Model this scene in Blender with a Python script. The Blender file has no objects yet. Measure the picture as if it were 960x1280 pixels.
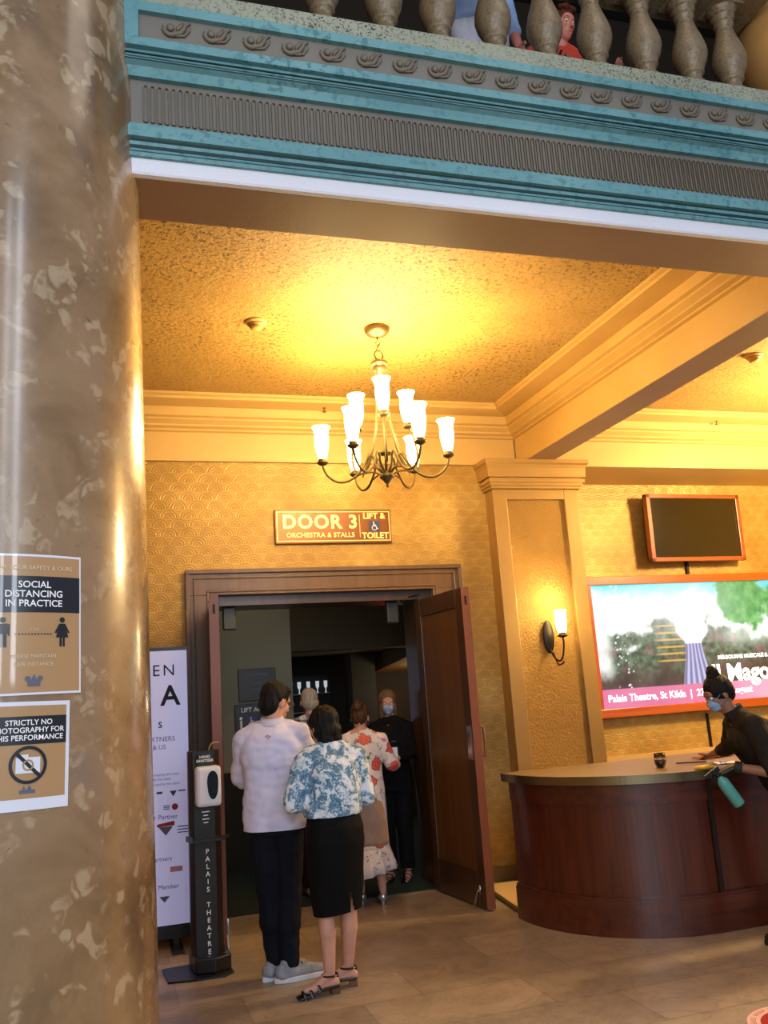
import bpy, bmesh, math, random
from mathutils import Vector, Matrix, Euler, noise
R = math.radians
PI = math.pi
rnd = random.Random(7)
C = bpy.context.scene.collection

# ------------------------------------------------------------------ helpers
def lin(h):
    h = h.lstrip('#'); v = [int(h[i:i+2], 16)/255 for i in (0, 2, 4)]
    return tuple((c/12.92 if c <= .04045 else ((c+.055)/1.055)**2.4) for c in v) + (1,)

def tag(o, label=None, cat=None, group=None, kind=None):
    if label: o['label'] = label
    if cat: o['category'] = cat
    if group: o['group'] = group
    if kind: o['kind'] = kind
    return o

def thing(name, label, cat, loc=(0, 0, 0), rz=0, group=None):
    o = bpy.data.objects.new(name, None); C.objects.link(o)
    o.location = loc; o.rotation_euler = (0, 0, rz); o.empty_display_size = .1
    return tag(o, label, cat, group)

def link_mesh(name, me, m, parent=None, world=False):
    o = bpy.data.objects.new(name, me); C.objects.link(o)
    if m is not None and len(me.materials) == 0: me.materials.append(m)
    if parent is not None:
        o.parent = parent
        if world:
            pm = Matrix.LocRotScale(parent.location, parent.rotation_euler, None)
            o.matrix_parent_inverse = pm.inverted()
    return o

def obj(name, bm, m, parent=None, smooth=False, bevel=0, world=False):
    bmesh.ops.recalc_face_normals(bm, faces=bm.faces)
    me = bpy.data.meshes.new(name); bm.to_mesh(me); bm.free()
    if smooth:
        for p in me.polygons: p.use_smooth = True
    o = link_mesh(name, me, m, parent, world)
    if bevel:
        b = o.modifiers.new('b', 'BEVEL'); b.width = bevel; b.segments = 2; b.limit_method = 'ANGLE'; b.angle_limit = R(40)
    return o

def struct(name, bm, m, **k):
    o = obj(name, bm, m, **k); o['kind'] = 'structure'; return o

def dup(root, name=None):
    r = root.copy(); C.objects.link(r)
    def rec(src, dst):
        for ch in list(src.children):
            c = ch.copy(); C.objects.link(c); c.parent = dst; rec(ch, c)
    rec(root, r)
    return r

def BM(): return bmesh.new()

def box(bm, x0, x1, y0, y1, z0, z1, M=None):
    vs = [bm.verts.new((x, y, z)) for x in (x0, x1) for y in (y0, y1) for z in (z0, z1)]
    for f in ((0,1,3,2),(4,6,7,5),(0,4,5,1),(2,3,7,6),(0,2,6,4),(1,5,7,3)): bm.faces.new([vs[i] for i in f])
    if M is not None: bmesh.ops.transform(bm, matrix=M, verts=vs)
    return vs

def prism(bm, pts, a0, a1, axis='z'):
    """closed polygon pts extruded along an axis; 'x': pts=(y,z) 'y': pts=(x,z) 'z': pts=(x,y)"""
    def mk(p, a): return {'x': (a, p[0], p[1]), 'y': (p[0], a, p[1]), 'z': (p[0], p[1], a)}[axis]
    A = [bm.verts.new(mk(p, a0)) for p in pts]; B = [bm.verts.new(mk(p, a1)) for p in pts]
    n = len(pts)
    bm.faces.new(A); bm.faces.new(B[::-1])
    for i in range(n): bm.faces.new((A[i], B[i], B[(i+1) % n], A[(i+1) % n]))
    return A + B

def lathe(bm, prof, n=24, cx=0, cy=0, cap=True, M=None):
    rings = []
    allv = []
    for r, z in prof:
        ring = [bm.verts.new((cx + r*math.cos(2*PI*i/n), cy + r*math.sin(2*PI*i/n), z)) for i in range(n)]
        rings.append(ring); allv += ring
    for a, b in zip(rings, rings[1:]):
        for i in range(n): bm.faces.new((a[i], a[(i+1) % n], b[(i+1) % n], b[i]))
    if cap:
        bm.faces.new(rings[0][::-1]); bm.faces.new(rings[-1])
    if M is not None: bmesh.ops.transform(bm, matrix=M, verts=allv)
    return allv

def tube(bm, pts, r, n=8, flat=1.0, cap=True):
    pts = [Vector(p) for p in pts]
    rs = r if isinstance(r, (list, tuple)) else [r]*len(pts)
    T = []
    for i in range(len(pts)):
        a = pts[max(i-1, 0)]; b = pts[min(i+1, len(pts)-1)]; T.append((b-a).normalized())
    up = Vector((0, 0, 1)) if abs(T[0].z) < .9 else Vector((0, 1, 0))
    N = T[0].cross(up).normalized(); rings = []
    for i, p in enumerate(pts):
        N = (N - T[i]*N.dot(T[i]))
        N = N.normalized() if N.length > 1e-6 else T[i].orthogonal().normalized()
        B = T[i].cross(N)
        rings.append([bm.verts.new(p + (N*math.cos(2*PI*k/n) + B*math.sin(2*PI*k/n)*flat)*rs[i]) for k in range(n)])
    for a, b in zip(rings, rings[1:]):
        for k in range(n): bm.faces.new((a[k], a[(k+1) % n], b[(k+1) % n], b[k]))
    if cap: bm.faces.new(rings[0][::-1]); bm.faces.new(rings[-1])

def spline(pts, n=6):
    """catmull-rom through pts"""
    P = [Vector(p) for p in pts]; P = [P[0]*2-P[1]] + P + [P[-1]*2-P[-2]]; out = []
    for i in range(1, len(P)-2):
        for k in range(n):
            t = k/n
            out.append(.5*((2*P[i]) + (P[i+1]-P[i-1])*t + (2*P[i-1]-5*P[i]+4*P[i+1]-P[i+2])*t*t + (3*P[i]-P[i-1]-3*P[i+1]+P[i+2])*t**3))
    out.append(P[-2]); return out

def ell(bm, c, r, rot=None, seg=16):
    M = Matrix.Translation(c) @ ((rot if isinstance(rot, Matrix) else Euler(rot).to_matrix().to_4x4()) if rot is not None else Matrix()) @ Matrix.Diagonal((r[0], r[1], r[2], 1))
    bmesh.ops.create_uvsphere(bm, u_segments=seg, v_segments=max(6, seg*2//3), radius=1, matrix=M)

def capsule(bm, a, b, ra, rb, n=14):
    a = Vector(a); b = Vector(b); d = (b-a)
    if d.length < 1e-5: ell(bm, a, (ra,)*3); return
    q = d.to_track_quat('Z', 'Y').to_matrix().to_4x4(); L = d.length; prof = []
    for i in range(1, 6): t = -PI/2 + PI/2*i/5; prof.append((ra*math.cos(t) if i < 5 else ra, ra*math.sin(t)))
    for i in range(0, 5): t = PI/2*i/5; prof.append((rb*math.cos(t), L + rb*math.sin(t)))
    lathe(bm, prof, n, M=Matrix.Translation(a) @ q)

def loft(bm, levels, n=28, e=2.3, tilt=None):
    """levels (z, cx, cy, rx, ry)"""
    rings = []
    for z, cx, cy, rx, ry in levels:
        ring = []
        for i in range(n):
            t = 2*PI*i/n; c = math.cos(t); s = math.sin(t)
            ring.append(bm.verts.new((cx + rx*math.copysign(abs(c)**(2/e), c), cy + ry*math.copysign(abs(s)**(2/e), s), z)))
        rings.append(ring)
    for a, b in zip(rings, rings[1:]):
        for i in range(n): bm.faces.new((a[i], a[(i+1) % n], b[(i+1) % n], b[i]))
    bm.faces.new(rings[0][::-1]); bm.faces.new(rings[-1])

def organic(name, build, m, parent, voxel=.01, smooth=3, cuts=(), disp=None, cap=True, kill=None):
    """union of overlapping closed shapes grown into one continuous skin; cuts = (point, normal): the normal's side is removed"""
    bm = BM(); build(bm); bmesh.ops.recalc_face_normals(bm, faces=bm.faces)
    me = bpy.data.meshes.new('tmp'); bm.to_mesh(me); bm.free()
    t = bpy.data.objects.new('tmp', me); C.objects.link(t)
    r = t.modifiers.new('r', 'REMESH'); r.mode = 'VOXEL'; r.voxel_size = voxel
    if smooth:
        s = t.modifiers.new('s', 'SMOOTH'); s.factor = .5; s.iterations = smooth
    dg = bpy.context.evaluated_depsgraph_get()
    nm = bpy.data.meshes.new_from_object(t.evaluated_get(dg))
    bpy.data.objects.remove(t); bpy.data.meshes.remove(me)
    bm = BM(); bm.from_mesh(nm); bpy.data.meshes.remove(nm)
    if disp:
        bm.normal_update()
        for v in bm.verts: v.co = v.co + v.normal*disp(v.co)
    for p, nn in cuts:
        g = bm.verts[:] + bm.edges[:] + bm.faces[:]
        res = bmesh.ops.bisect_plane(bm, geom=g, plane_co=p, plane_no=nn, clear_outer=True)
        if cap:
            ed = [e for e in res['geom_cut'] if isinstance(e, bmesh.types.BMEdge) and e.is_boundary]
            if ed: bmesh.ops.holes_fill(bm, edges=ed, sides=0)
    if kill:
        fs = [f for f in bm.faces if kill(f.calc_center_median())]
        bmesh.ops.delete(bm, geom=fs, context='FACES')
    o = obj(name, bm, m, parent, smooth=True)
    return o

def text(name, body, size, M, mat, parent=None, world=False, bold=0.0, align='CENTER', ext=.0008, wrap=None, sx=1.0, spacing=1.0):
    cu = bpy.data.curves.new('t', 'FONT'); cu.body = body; cu.size = size; cu.align_x = align; cu.align_y = 'CENTER'
    cu.offset = bold*size; cu.extrude = ext; cu.space_character = spacing; cu.resolution_u = 3
    t = bpy.data.objects.new('t', cu); C.objects.link(t)
    dg = bpy.context.evaluated_depsgraph_get(); dg.update()
    me = bpy.data.meshes.new_from_object(t.evaluated_get(dg)); bpy.data.objects.remove(t)
    me.transform(Matrix.Diagonal((sx, 1, 1, 1)))
    if wrap: 
        me.transform(M)
        for v in me.vertices: v.co = wrap(v.co)
    else: me.transform(M)
    me.materials.clear()
    return link_mesh(name, me, mat, parent, world)

FACE = Matrix.Rotation(R(90), 4, 'X')           # text lying in XZ, reading from -Y
def at(x, y, z, rz=0): return Matrix.Translation((x, y, z)) @ Matrix.Rotation(rz, 4, 'Z') @ FACE

# ------------------------------------------------------------------ materials
class E:
    """tiny expression wrapper over Math nodes"""
    def __init__(s, nt, sock): s.nt = nt; s.s = sock
    def _op(s, op, *o):
        n = s.nt.nodes.new('ShaderNodeMath'); n.operation = op
        for i, v in enumerate((s,)+o):
            if isinstance(v, E): s.nt.links.new(v.s, n.inputs[i])
            else: n.inputs[i].default_value = v
        return E(s.nt, n.outputs[0])
    def __add__(s, o): return s._op('ADD', o)
    def __sub__(s, o): return s._op('SUBTRACT', o)
    def __mul__(s, o): return s._op('MULTIPLY', o)
    def __truediv__(s, o): return s._op('DIVIDE', o)
    def floor(s): return s._op('FLOOR')
    def fract(s): return s._op('FRACT')
    def abs(s): return s._op('ABSOLUTE')
    def sin(s): return s._op('SINE')
    def sqrt(s): return s._op('SQRT')
    def lt(s, o): return s._op('LESS_THAN', o)
    def gt(s, o): return s._op('GREATER_THAN', o)
    def mod(s, o): return s._op('FLOORED_MODULO', o)
    def min(s, o): return s._op('MINIMUM', o)
    def max(s, o): return s._op('MAXIMUM', o)

class Mat:
    def __init__(s, name, color=(.5, .5, .5, 1), rough=.5, metal=0, spec=None, coat=0, emit=None, estr=0, trans=0, alpha=1, sheen=0, coat_rough=.05):
        s.m = bpy.data.materials.new(name); s.m.use_nodes = True; s.nt = s.m.node_tree; s.N = s.nt.nodes; s.L = s.nt.links
        s.b = s.N['Principled BSDF']; i = s.b.inputs
        if isinstance(color, str): color = lin(color)
        i['Base Color'].default_value = color; i['Roughness'].default_value = rough; i['Metallic'].default_value = metal
        if spec is not None: i['Specular IOR Level'].default_value = spec
        i['Coat Weight'].default_value = coat; i['Coat Roughness'].default_value = coat_rough
        i['Transmission Weight'].default_value = trans; i['Alpha'].default_value = alpha
        if sheen: i['Sheen Weight'].default_value = sheen
        if emit is not None:
            i['Emission Color'].default_value = lin(emit) if isinstance(emit, str) else emit; i['Emission Strength'].default_value = estr
    def coord(s, kind='Object'):
        if not hasattr(s, '_tc'): s._tc = s.N.new('ShaderNodeTexCoord')
        return s._tc.outputs[kind]
    def mapping(s, scale=(1, 1, 1), rot=(0, 0, 0), kind='Object', loc=(0, 0, 0)):
        n = s.N.new('ShaderNodeMapping'); s.L.new(s.coord(kind), n.inputs[0]); n.inputs['Scale'].default_value = scale
        n.inputs['Rotation'].default_value = rot; n.inputs['Location'].default_value = loc; return n.outputs[0]
    def noise(s, scale=5, detail=4, rough=.55, dist=0, vec=None, color=False):
        n = s.N.new('ShaderNodeTexNoise'); s.L.new(vec or s.coord(), n.inputs['Vector']); n.inputs['Scale'].default_value = scale
        n.inputs['Detail'].default_value = detail; n.inputs['Roughness'].default_value = rough; n.inputs['Distortion'].default_value = dist
        return n.outputs['Color' if color else 'Fac']
    def vor(s, scale=5, feat='F1', out='Distance', vec=None, rand=1):
        n = s.N.new('ShaderNodeTexVoronoi'); s.L.new(vec or s.coord(), n.inputs['Vector']); n.feature = feat; n.inputs['Scale'].default_value = scale
        n.inputs['Randomness'].default_value = rand
        return n.outputs[out]
    def ramp(s, fac, stops, const=False):
        n = s.N.new('ShaderNodeValToRGB'); s.L.new(fac.s if isinstance(fac, E) else fac, n.inputs[0]); cr = n.color_ramp
        if const: cr.interpolation = 'CONSTANT'
        while len(cr.elements) < len(stops): cr.elements.new(.5)
        for e, (p, c) in zip(cr.elements, stops):
            e.position = p; e.color = (lin(c) if isinstance(c, str) else ((c, c, c, 1) if isinstance(c, (int, float)) else c))
        return n.outputs[0]
    def mix(s, fac, a, b, mode='MIX'):
        n = s.N.new('ShaderNodeMix'); n.data_type = 'RGBA'; n.blend_type = mode
        def put(k, v):
            if isinstance(v, E): v = v.s
            if isinstance(v, bpy.types.NodeSocket): s.L.new(v, n.inputs[k])
            elif isinstance(v, str): n.inputs[k].default_value = lin(v)
            else: n.inputs[k].default_value = v
        put(0, fac); put(6, a); put(7, b); return n.outputs[2]
    def col(s, sock): s.L.new(sock, s.b.inputs['Base Color']); return s
    def rgh(s, sock): s.L.new(sock, s.b.inputs['Roughness']); return s
    def bump(s, h, strength=.3, dist=.01):
        n = s.N.new('ShaderNodeBump'); n.inputs['Strength'].default_value = strength; n.inputs['Distance'].default_value = dist
        s.L.new(h.s if isinstance(h, E) else h, n.inputs['Height'])
        if s.b.inputs['Normal'].is_linked: s.L.new(s.b.inputs['Normal'].links[0].from_socket, n.inputs['Normal'])
        s.L.new(n.outputs[0], s.b.inputs['Normal']); return s
    def xyz(s, vec=None):
        n = s.N.new('ShaderNodeSeparateXYZ'); s.L.new(vec or s.coord(), n.inputs[0]); return [E(s.nt, o) for o in n.outputs]
    def vec(s, x, y, z=None):
        n = s.N.new('ShaderNodeCombineXYZ')
        for k, v in enumerate((x, y, z)):
            if v is None: continue
            if isinstance(v, E): s.L.new(v.s, n.inputs[k])
            else: n.inputs[k].default_value = v
        return n.outputs[0]

def simple(name, color, rough=.5, **k): return Mat(name, color, rough, **k).m

def m_marble():
    a = Mat('column_marble', rough=.27, coat=.55, coat_rough=.14)
    big = a.noise(2.2, 6, .6, .6)
    base = a.ramp(big, [(.28, '#5a4430'), (.45, '#7f6443'), (.58, '#937655'), (.75, '#86705a')])
    chipv = a.mix(.35, a.coord(), a.noise(3, 3, .6, color=True))
    chip = a.vor(17, 'F1', 'Color', chipv)
    x, y, z = a.xyz(chip)
    e = a.ramp(a.vor(17, 'DISTANCE_TO_EDGE', 'Distance', chipv), [(.05, 0.), (.14, 1.)])
    n2 = a.ramp(a.noise(6, 4, .7), [(.46, 0.), (.54, 1.)])
    mask = a.mix(1, a.mix(1, a.ramp(x, [(.56, 0.), (.60, 1.)]), e, 'MULTIPLY'), n2, 'MULTIPLY')
    c = a.mix(a.mix(.5, (0, 0, 0, 1), mask), base, '#bca888')
    dark = a.ramp(a.noise(11, 6, .7, 1.2), [(.30, 1.), (.36, 0.)])
    c = a.mix(a.mix(.6, (0, 0, 0, 1), dark), c, '#3a2e22')
    a.col(c); a.rgh(a.ramp(a.noise(9, 4), [(.3, .2), (.7, .36)])); a.bump(a.noise(14, 3), .08, .01)
    return a.m

def fan_height(a, u, v, s):
    """overlapping fan scales: returns a height expression"""
    U = u/s; V = v/(s*.5)
    row = V.floor(); fu0 = (U + row.mod(2.)*.5).fract()-.5; fv = V.fract()
    d0 = (fu0*fu0 + (fv*.5)*(fv*.5)).sqrt()            # scale hanging up from this row
    row1 = row-1.; fu1 = (U + row1.mod(2.)*.5).fract()-.5; fv1 = fv+1.
    d1 = (fu1*fu1 + (fv1*.5)*(fv1*.5)).sqrt()
    ina = d0.lt(.5)
    d = d0*ina + d1*(ina*-1.+1.)
    return (d*44.).sin()*.5 + d*1.2

def m_paper(name, horiz='x', base=('#a07c34', '#bb9648', '#d2b262')):
    a = Mat(name, rough=.42, metal=.18)
    x, y, z = a.xyz()
    warp = E(a.nt, a.noise(3, 3))*.02
    h = fan_height(a, (x if horiz == 'x' else y)+warp, z+warp, .155)
    n = a.noise(1.6, 5, .6)
    c = a.ramp(n, [(.3, base[0]), (.5, base[1]), (.72, base[2])])
    fine = a.ramp(h*.4, [(.1, '#7c5a20'), (.6, '#ffffff')])
    a.col(a.mix(.28, c, a.mix(1, c, fine, 'MULTIPLY')))
    a.bump(h, .34, .006); a.bump(a.noise(60, 4, .7), .35, .004)
    return a.m

def m_plaster(name, c0, c1, scale=26, strength=.6, rough=.55, spots=None, metal=.0, dist=.01):
    a = Mat(name, rough=rough, metal=metal)
    n = a.noise(scale, 6, .68); big = a.noise(1.4, 4)
    c = a.mix(a.ramp(big, [(.3, 0.), (.7, 1.)]), c0, c1)
    if spots:
        sp = a.ramp(a.noise(scale*1.3, 4, .7, .4), [(.42, 1.), (.47, 0.)])
        sp = a.mix(1, sp, a.ramp(a.noise(1.1, 3), [(.4, .35), (.65, 1.)]), 'MULTIPLY')
        c = a.mix(sp, c, spots)
    a.col(c); a.bump(n, strength, dist)
    return a.m

def m_wood(name, c0, c1, rough=.35, scale=1.0, axis='z', coat=.2, metal=0):
    a = Mat(name, rough=rough, coat=coat, coat_rough=.2, metal=metal)
    sc = {'z': (14, 14, .9), 'x': (.9, 14, 14), 'y': (14, .9, 14)}[axis]
    n = a.noise(1.2*scale, 6, .6, .6, vec=a.mapping(sc))
    a.col(a.ramp(n, [(.3, c0), (.7, c1)])); a.bump(n, .08, .003); return a.m

def m_cloth(name, c0, c1=None, rough=.85, wr=.35, scale=9):
    a = Mat(name, rough=rough, spec=.18)
    n = a.noise(scale, 4, .55, .5, vec=a.mapping((1, 1, .55)))
    a.col(a.ramp(n, [(.3, c1 or c0), (.7, c0)])); a.bump(n, wr, .03); a.bump(a.noise(400, 1), .1, .001); return a.m

M = {}
M['marble'] = m_marble()
M['paper'] = m_paper('embossed_gold_paper')
M['paper_side'] = m_paper('embossed_gold_paper_side', 'y')
M['ceiling'] = m_plaster('ceiling_crackle', '#a98442', '#b99350', 30, .8, spots='#5a4318', dist=.012)
M['cornice'] = m_plaster('cornice_paint', '#c2a05f', '#cba867', 40, .12, .5)
M['beam'] = m_plaster('beam_paint', '#c29b55', '#b48c48', 50, .25, .5)
M['soffit'] = m_plaster('soffit_brown', '#8a6c4c', '#967755', 70, .15, .5)
M['pilaster'] = m_plaster('pilaster_gilt', '#9a7840', '#ab8648', 60, .2, .42, metal=.35)
M['pilaster_panel'] = m_plaster('pilaster_panel_gilt', '#8f6c34', '#a8833f', 42, 1.0, .36, metal=.5, dist=.02)
M['skirt'] = m_plaster('skirting_gilt', '#5e4a26', '#6c552c', 30, .2, .5)
M['stone'] = m_plaster('ledge_granite', '#868a74', '#a3a58e', 70, .4, .6, spots='#353a30')
M['baluster'] = m_plaster('baluster_stone', '#74634a', '#8e7b5c', 38, .5, .38, spots='#4b3f2b', metal=.15, dist=.006)
M['teal'] = m_plaster('verdigris_teal', '#4f8288', '#709fa0', 20, .2, .55, spots='#46787c')
M['teal_dark'] = m_plaster('groove_dark_teal', '#0d2629', '#143236', 20, .2, .5)
M['frieze'] = m_plaster('frieze_grey_brown', '#6c675d', '#7a7468', 30, .3, .6)
M['relief'] = m_plaster('relief_brown', '#655a4b', '#756957', 40, .3, .55)
M['white'] = m_plaster('white_plaster', '#dcdce2', '#e9e9ef', 55, .6, .7)
M['mahog'] = m_wood('mahogany', '#3a1408', '#5a2210', .32, coat=.45)
M['mahog_x'] = m_wood('mahogany_along', '#3a1408', '#5c2411', .32, axis='x', coat=.4)
M['door'] = m_wood('door_wood', '#33210f', '#4a2f18', .38, coat=.25)
M['door_panel'] = m_wood('door_panel_wood', '#4e3217', '#67421c', .38, coat=.25)
M['door_edge'] = m_wood('door_edge_wood', '#6f3f28', '#82492e', .45, coat=.1)
M['arch'] = m_wood('architrave_wood', '#5a4020', '#6e5028', .42, coat=.2)
M['frame_orange'] = m_wood('orange_timber', '#a04a12', '#b95c1a', .35, axis='x', coat=.3)
M['frame_brown'] = m_wood('tv_timber', '#7c3d17', '#93501f', .35, axis='x', coat=.3)
M['bronze'] = simple('aged_bronze', '#6a5a38', .42, metal=.75)
M['iron'] = simple('dark_iron', '#2c2620', .45, metal=.7)
M['steel'] = simple('brushed_brass_steel', '#8f8263', .28, metal=.95)
M['chrome'] = simple('chrome', '#cfcfcf', .15, metal=1)
M['black'] = simple('satin_black', '#0b0b0d', .35)
M['black_matt'] = simple('matt_black', '#121214', .7)
M['whiteplastic'] = simple('white_plastic', '#e3e6f0', .3)
M['darkplastic'] = simple('dark_window_plastic', '#0e1412', .12)
M['paperwhite'] = simple('paper_white', '#dfe2ee', .3, coat=.6)
M['kraft'] = simple('tan_print', '#b08a5c', .3, coat=.7)
M['navyprint'] = simple('black_print', '#17171d', .3, coat=.7)
M['faint'] = simple('pale_print', '#d9c6a6', .4)
M['whiteprint'] = simple('white_print', '#f2f2f2', .5)
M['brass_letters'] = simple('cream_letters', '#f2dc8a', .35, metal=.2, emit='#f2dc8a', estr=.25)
M['blueprint'] = simple('blue_print', '#24386a', .5)
M['redprint'] = simple('red_print', '#a01f22', .5)
M['greyprint'] = simple('grey_print', '#5c6073', .5)
def m_glow(name, color, st, base='#ffffff'): return simple(name, base, .4, emit=color, estr=st)
M['shade'] = m_glow('lit_glass', '#ffcf7a', 26)
M['shade_wall'] = m_glow('lit_sconce_glass', '#ffdf9a', 22)
M['screen'] = Mat('dark_screen', '#241d0a', .14, spec=.6, coat=.3).m
M['daylit_print'] = m_glow('banner_print', '#b9c2ff', .22, '#c9cff2')  # faint glow stands in for bluish daylight falling on the banner
M['glass'] = simple('clear_glass', '#ffffff', .02, trans=1)
M['wine'] = simple('dark_drink', '#16121a', .1)
M['carpet'] = m_plaster('green_carpet', '#0e1f16', '#152a1d', 90, .5, .95)
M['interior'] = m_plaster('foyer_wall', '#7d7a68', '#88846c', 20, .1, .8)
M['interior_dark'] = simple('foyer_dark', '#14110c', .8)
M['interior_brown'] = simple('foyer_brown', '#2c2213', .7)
M['board'] = simple('sign_board_dark', '#1d1617', .4)
M['board2'] = simple('sign_board_brown', '#2c221d', .4)

def m_floor():
    a = Mat('stone_tiles', rough=.38, coat=.1, coat_rough=.3)
    br = a.N.new('ShaderNodeTexBrick'); a.L.new(a.mapping((1, 1, 1), loc=(.23, .11, 0)), br.inputs['Vector'])
    br.inputs['Scale'].default_value = 1; br.inputs['Brick Width'].default_value = .92; br.inputs['Row Height'].default_value = .46
    br.inputs['Mortar Size'].default_value = .006; br.inputs['Bias'].default_value = -.1; br.offset = .37
    br.inputs['Color1'].default_value = (.28, .28, .28, 1); br.inputs['Color2'].default_value = (.85, .85, .85, 1); br.inputs['Mortar'].default_value = (.2, .2, .2, 1)
    c = a.ramp(br.outputs['Color'], [(.15, '#6e6050'), (.35, '#8b7d6a'), (.6, '#988873'), (.85, '#a8967e')])
    c = a.mix(.35, c, a.ramp(a.noise(4, 5, .65), [(.3, '#6f6252'), (.7, '#aa9a82')]))
    vein = a.ramp(a.noise(2.5, 6, .7, 1.5), [(.47, 0.), (.5, 1.), (.53, 0.)])
    c = a.mix(a.mix(.35, (0, 0, 0, 1), vein), c, '#5a4a3a')
    a.col(c); a.bump(br.outputs['Fac'], .1, -.002); a.rgh(a.ramp(a.noise(5, 3), [(.3, .3), (.7, .48)])); return a.m
M['floor'] = m_floor()
# ------------------------------------------------------------------ setting
XL, XR = -3.0, 9.0
CZ = 4.15
WY, PY, WR = 7.33, 7.20, 8.00
bm = BM(); box(bm, XL, XR, -4, 7.36, -.2, 0); struct('floor', bm, M['floor'])
bm = BM(); box(bm, XL, XR, 7.365, 14, -.2, .008); tag(obj('trim_1', bm, M['carpet']), kind='structure')
# pale stone edging slab under pilaster with brass line
bm = BM(); prism(bm, [(2.83, 6.23), (3.9, 6.23), (3.9, 7.2), (2.95, 7.2)], 0, .012)
struct('trim_2', bm, m_plaster('pale_stone', '#c4a878', '#d3b98a', 30, .1, .4))
bm = BM(); prism(bm, [(2.795, 6.2), (2.83, 6.2), (2.95, 7.2), (2.915, 7.2)], 0, .016); struct('trim_3', bm, M['bronze'])

# back wall of left bay with door opening 0.80..2.72, 0..2.50
bm = BM()
box(bm, XL, .79, WY, 7.75, 0, 3.65); box(bm, 2.73, 4.2, WY, 7.75, 0, 3.65); box(bm, .79, 2.73, WY, 7.75, 2.51, 3.65)
struct('wall_back', bm, M['paper'])
bm = BM(); box(bm, 4.0, XR, WR, WR+.2, .84, 3.66); struct('wall_right_bay', bm, M['paper'])
bm = BM(); box(bm, 4.0, XR, WR-.03, WR+.2, 0, .80); box(bm, 4.0, XR, WR-.06, WR+.2, .80, .86); struct('baseboard_right_bay', bm, M['cornice'])
bm = BM(); box(bm, XL, .58, WY-.03, WY+.1, 0, .11); box(bm, 3.0, 3.34, WY-.03, WY+.1, 0, .11)
struct('baseboard_back', bm, M['skirt'], bevel=.008)
bm = BM(); box(bm, XL-.2, XL, -4, 7.5, 0, 9); struct('wall_left', bm, M['beam'])
bm = BM(); box(bm, XR, XR+.2, 3.2, 8.2, 0, 9); struct('wall_right', bm, M['paper_side'])

# ceiling of both bays
bm = BM(); box(bm, XL, XR, 3.5, 8.2, CZ, CZ+.05); struct('ceiling', bm, M['ceiling'])

# cornice profile (offset from face, z)
PROF = [(0, 3.65), (0, 3.90), (.025, 3.91), (.025, 3.925), (.06, 3.94), (.06, 3.955), (.10, 3.985), (.10, 4.0), (.13, 4.01), (.13, 4.085), (.30, 4.10), (.30, 4.12), (.325, 4.13), (.325, 4.16)]
def cornice_back(name, x0, x1, yf, m):
    bm = BM(); prism(bm, [(yf-o, z) for o, z in PROF] + [(yf+.8, 4.16), (yf+.8, 3.65)], x0, x1, 'x'); return struct(name, bm, m)
cornice_back('trim_4', XL, 3.66, 7.29, M['cornice'])
cornice_back('trim_5', 3.96, XR, 7.29, M['cornice'])
# side beam running to the front
bm = BM()
L = [(3.67-o, z) for o, z in PROF]; Rr = [(3.95+o, z) for o, z in PROF]
prism(bm, L + Rr[::-1], 3.5, 7.29, 'y'); struct('trim_6', bm, M['beam'])
bm = BM(); box(bm, 3.672, 3.948, 3.5, 7.25, 3.645, 3.655); struct('trim_7', bm, M['soffit'])

# front beam under the balcony
bm = BM(); box(bm, XL, XR, 3.215, 3.515, 3.655, 4.16); struct('trim_8', bm, M['soffit'])

# pilaster
bm = BM()
PX0, PX1 = 3.335, 4.205
box(bm, PX0, PX1, PY, WR+.1, 0, 3.40)
# recess frame around the inset panel
struct('trim_9', bm, M['pilaster'])
bm = BM()
for a in ((PX0, 3.475, 0.14, 3.40), (4.065, PX1, .14, 3.40), (3.475, 4.065, 3.29, 3.40), (3.475, 4.065, .14, .34)):
    box(bm, a[0], a[1], PY-.035, PY, a[2], a[3])
struct('trim_10', bm, M['pilaster'], bevel=.006)
bm = BM(); box(bm, 3.475, 4.065, PY-.004, PY+.01, .34, 3.29); struct('trim_11', bm, M['pilaster_panel'])
bm = BM(); box(bm, PX0-.03, PX1+.03, PY-.07, PY+.5, 0, .14); struct('trim_12', bm, M['skirt'], bevel=.01)
# capital: stepped mouldings that wrap front and sides
bm = BM()
for o, z0, z1 in ((.045, 3.385, 3.41), (.06, 3.41, 3.44), (.075, 3.44, 3.47), (.055, 3.47, 3.485), (.085, 3.485, 3.51)):
    box(bm, PX0-o+.02, PX1+o-.02, PY-.035-o, WY+.3, z0, z1)
lv = [(.085, 3.51), (.088, 3.57), (.10, 3.60), (.115, 3.615), (.115, 3.65)]
for (o0, z0), (o1, z1) in zip(lv, lv[1:]):
    vs = box(bm, PX0-o0+.02, PX1+o0-.02, PY-.035-o0, WY+.3, z0, z1)
    for v in vs:
        if abs(v.co.z-z1) < 1e-6:
            if v.co.x < 3.8: v.co.x = PX0-o1+.02
            else: v.co.x = PX1+o1-.02
            if v.co.y < 7.25: v.co.y = PY-.035-o1
struct('trim_13', bm, M['pilaster'])

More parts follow.
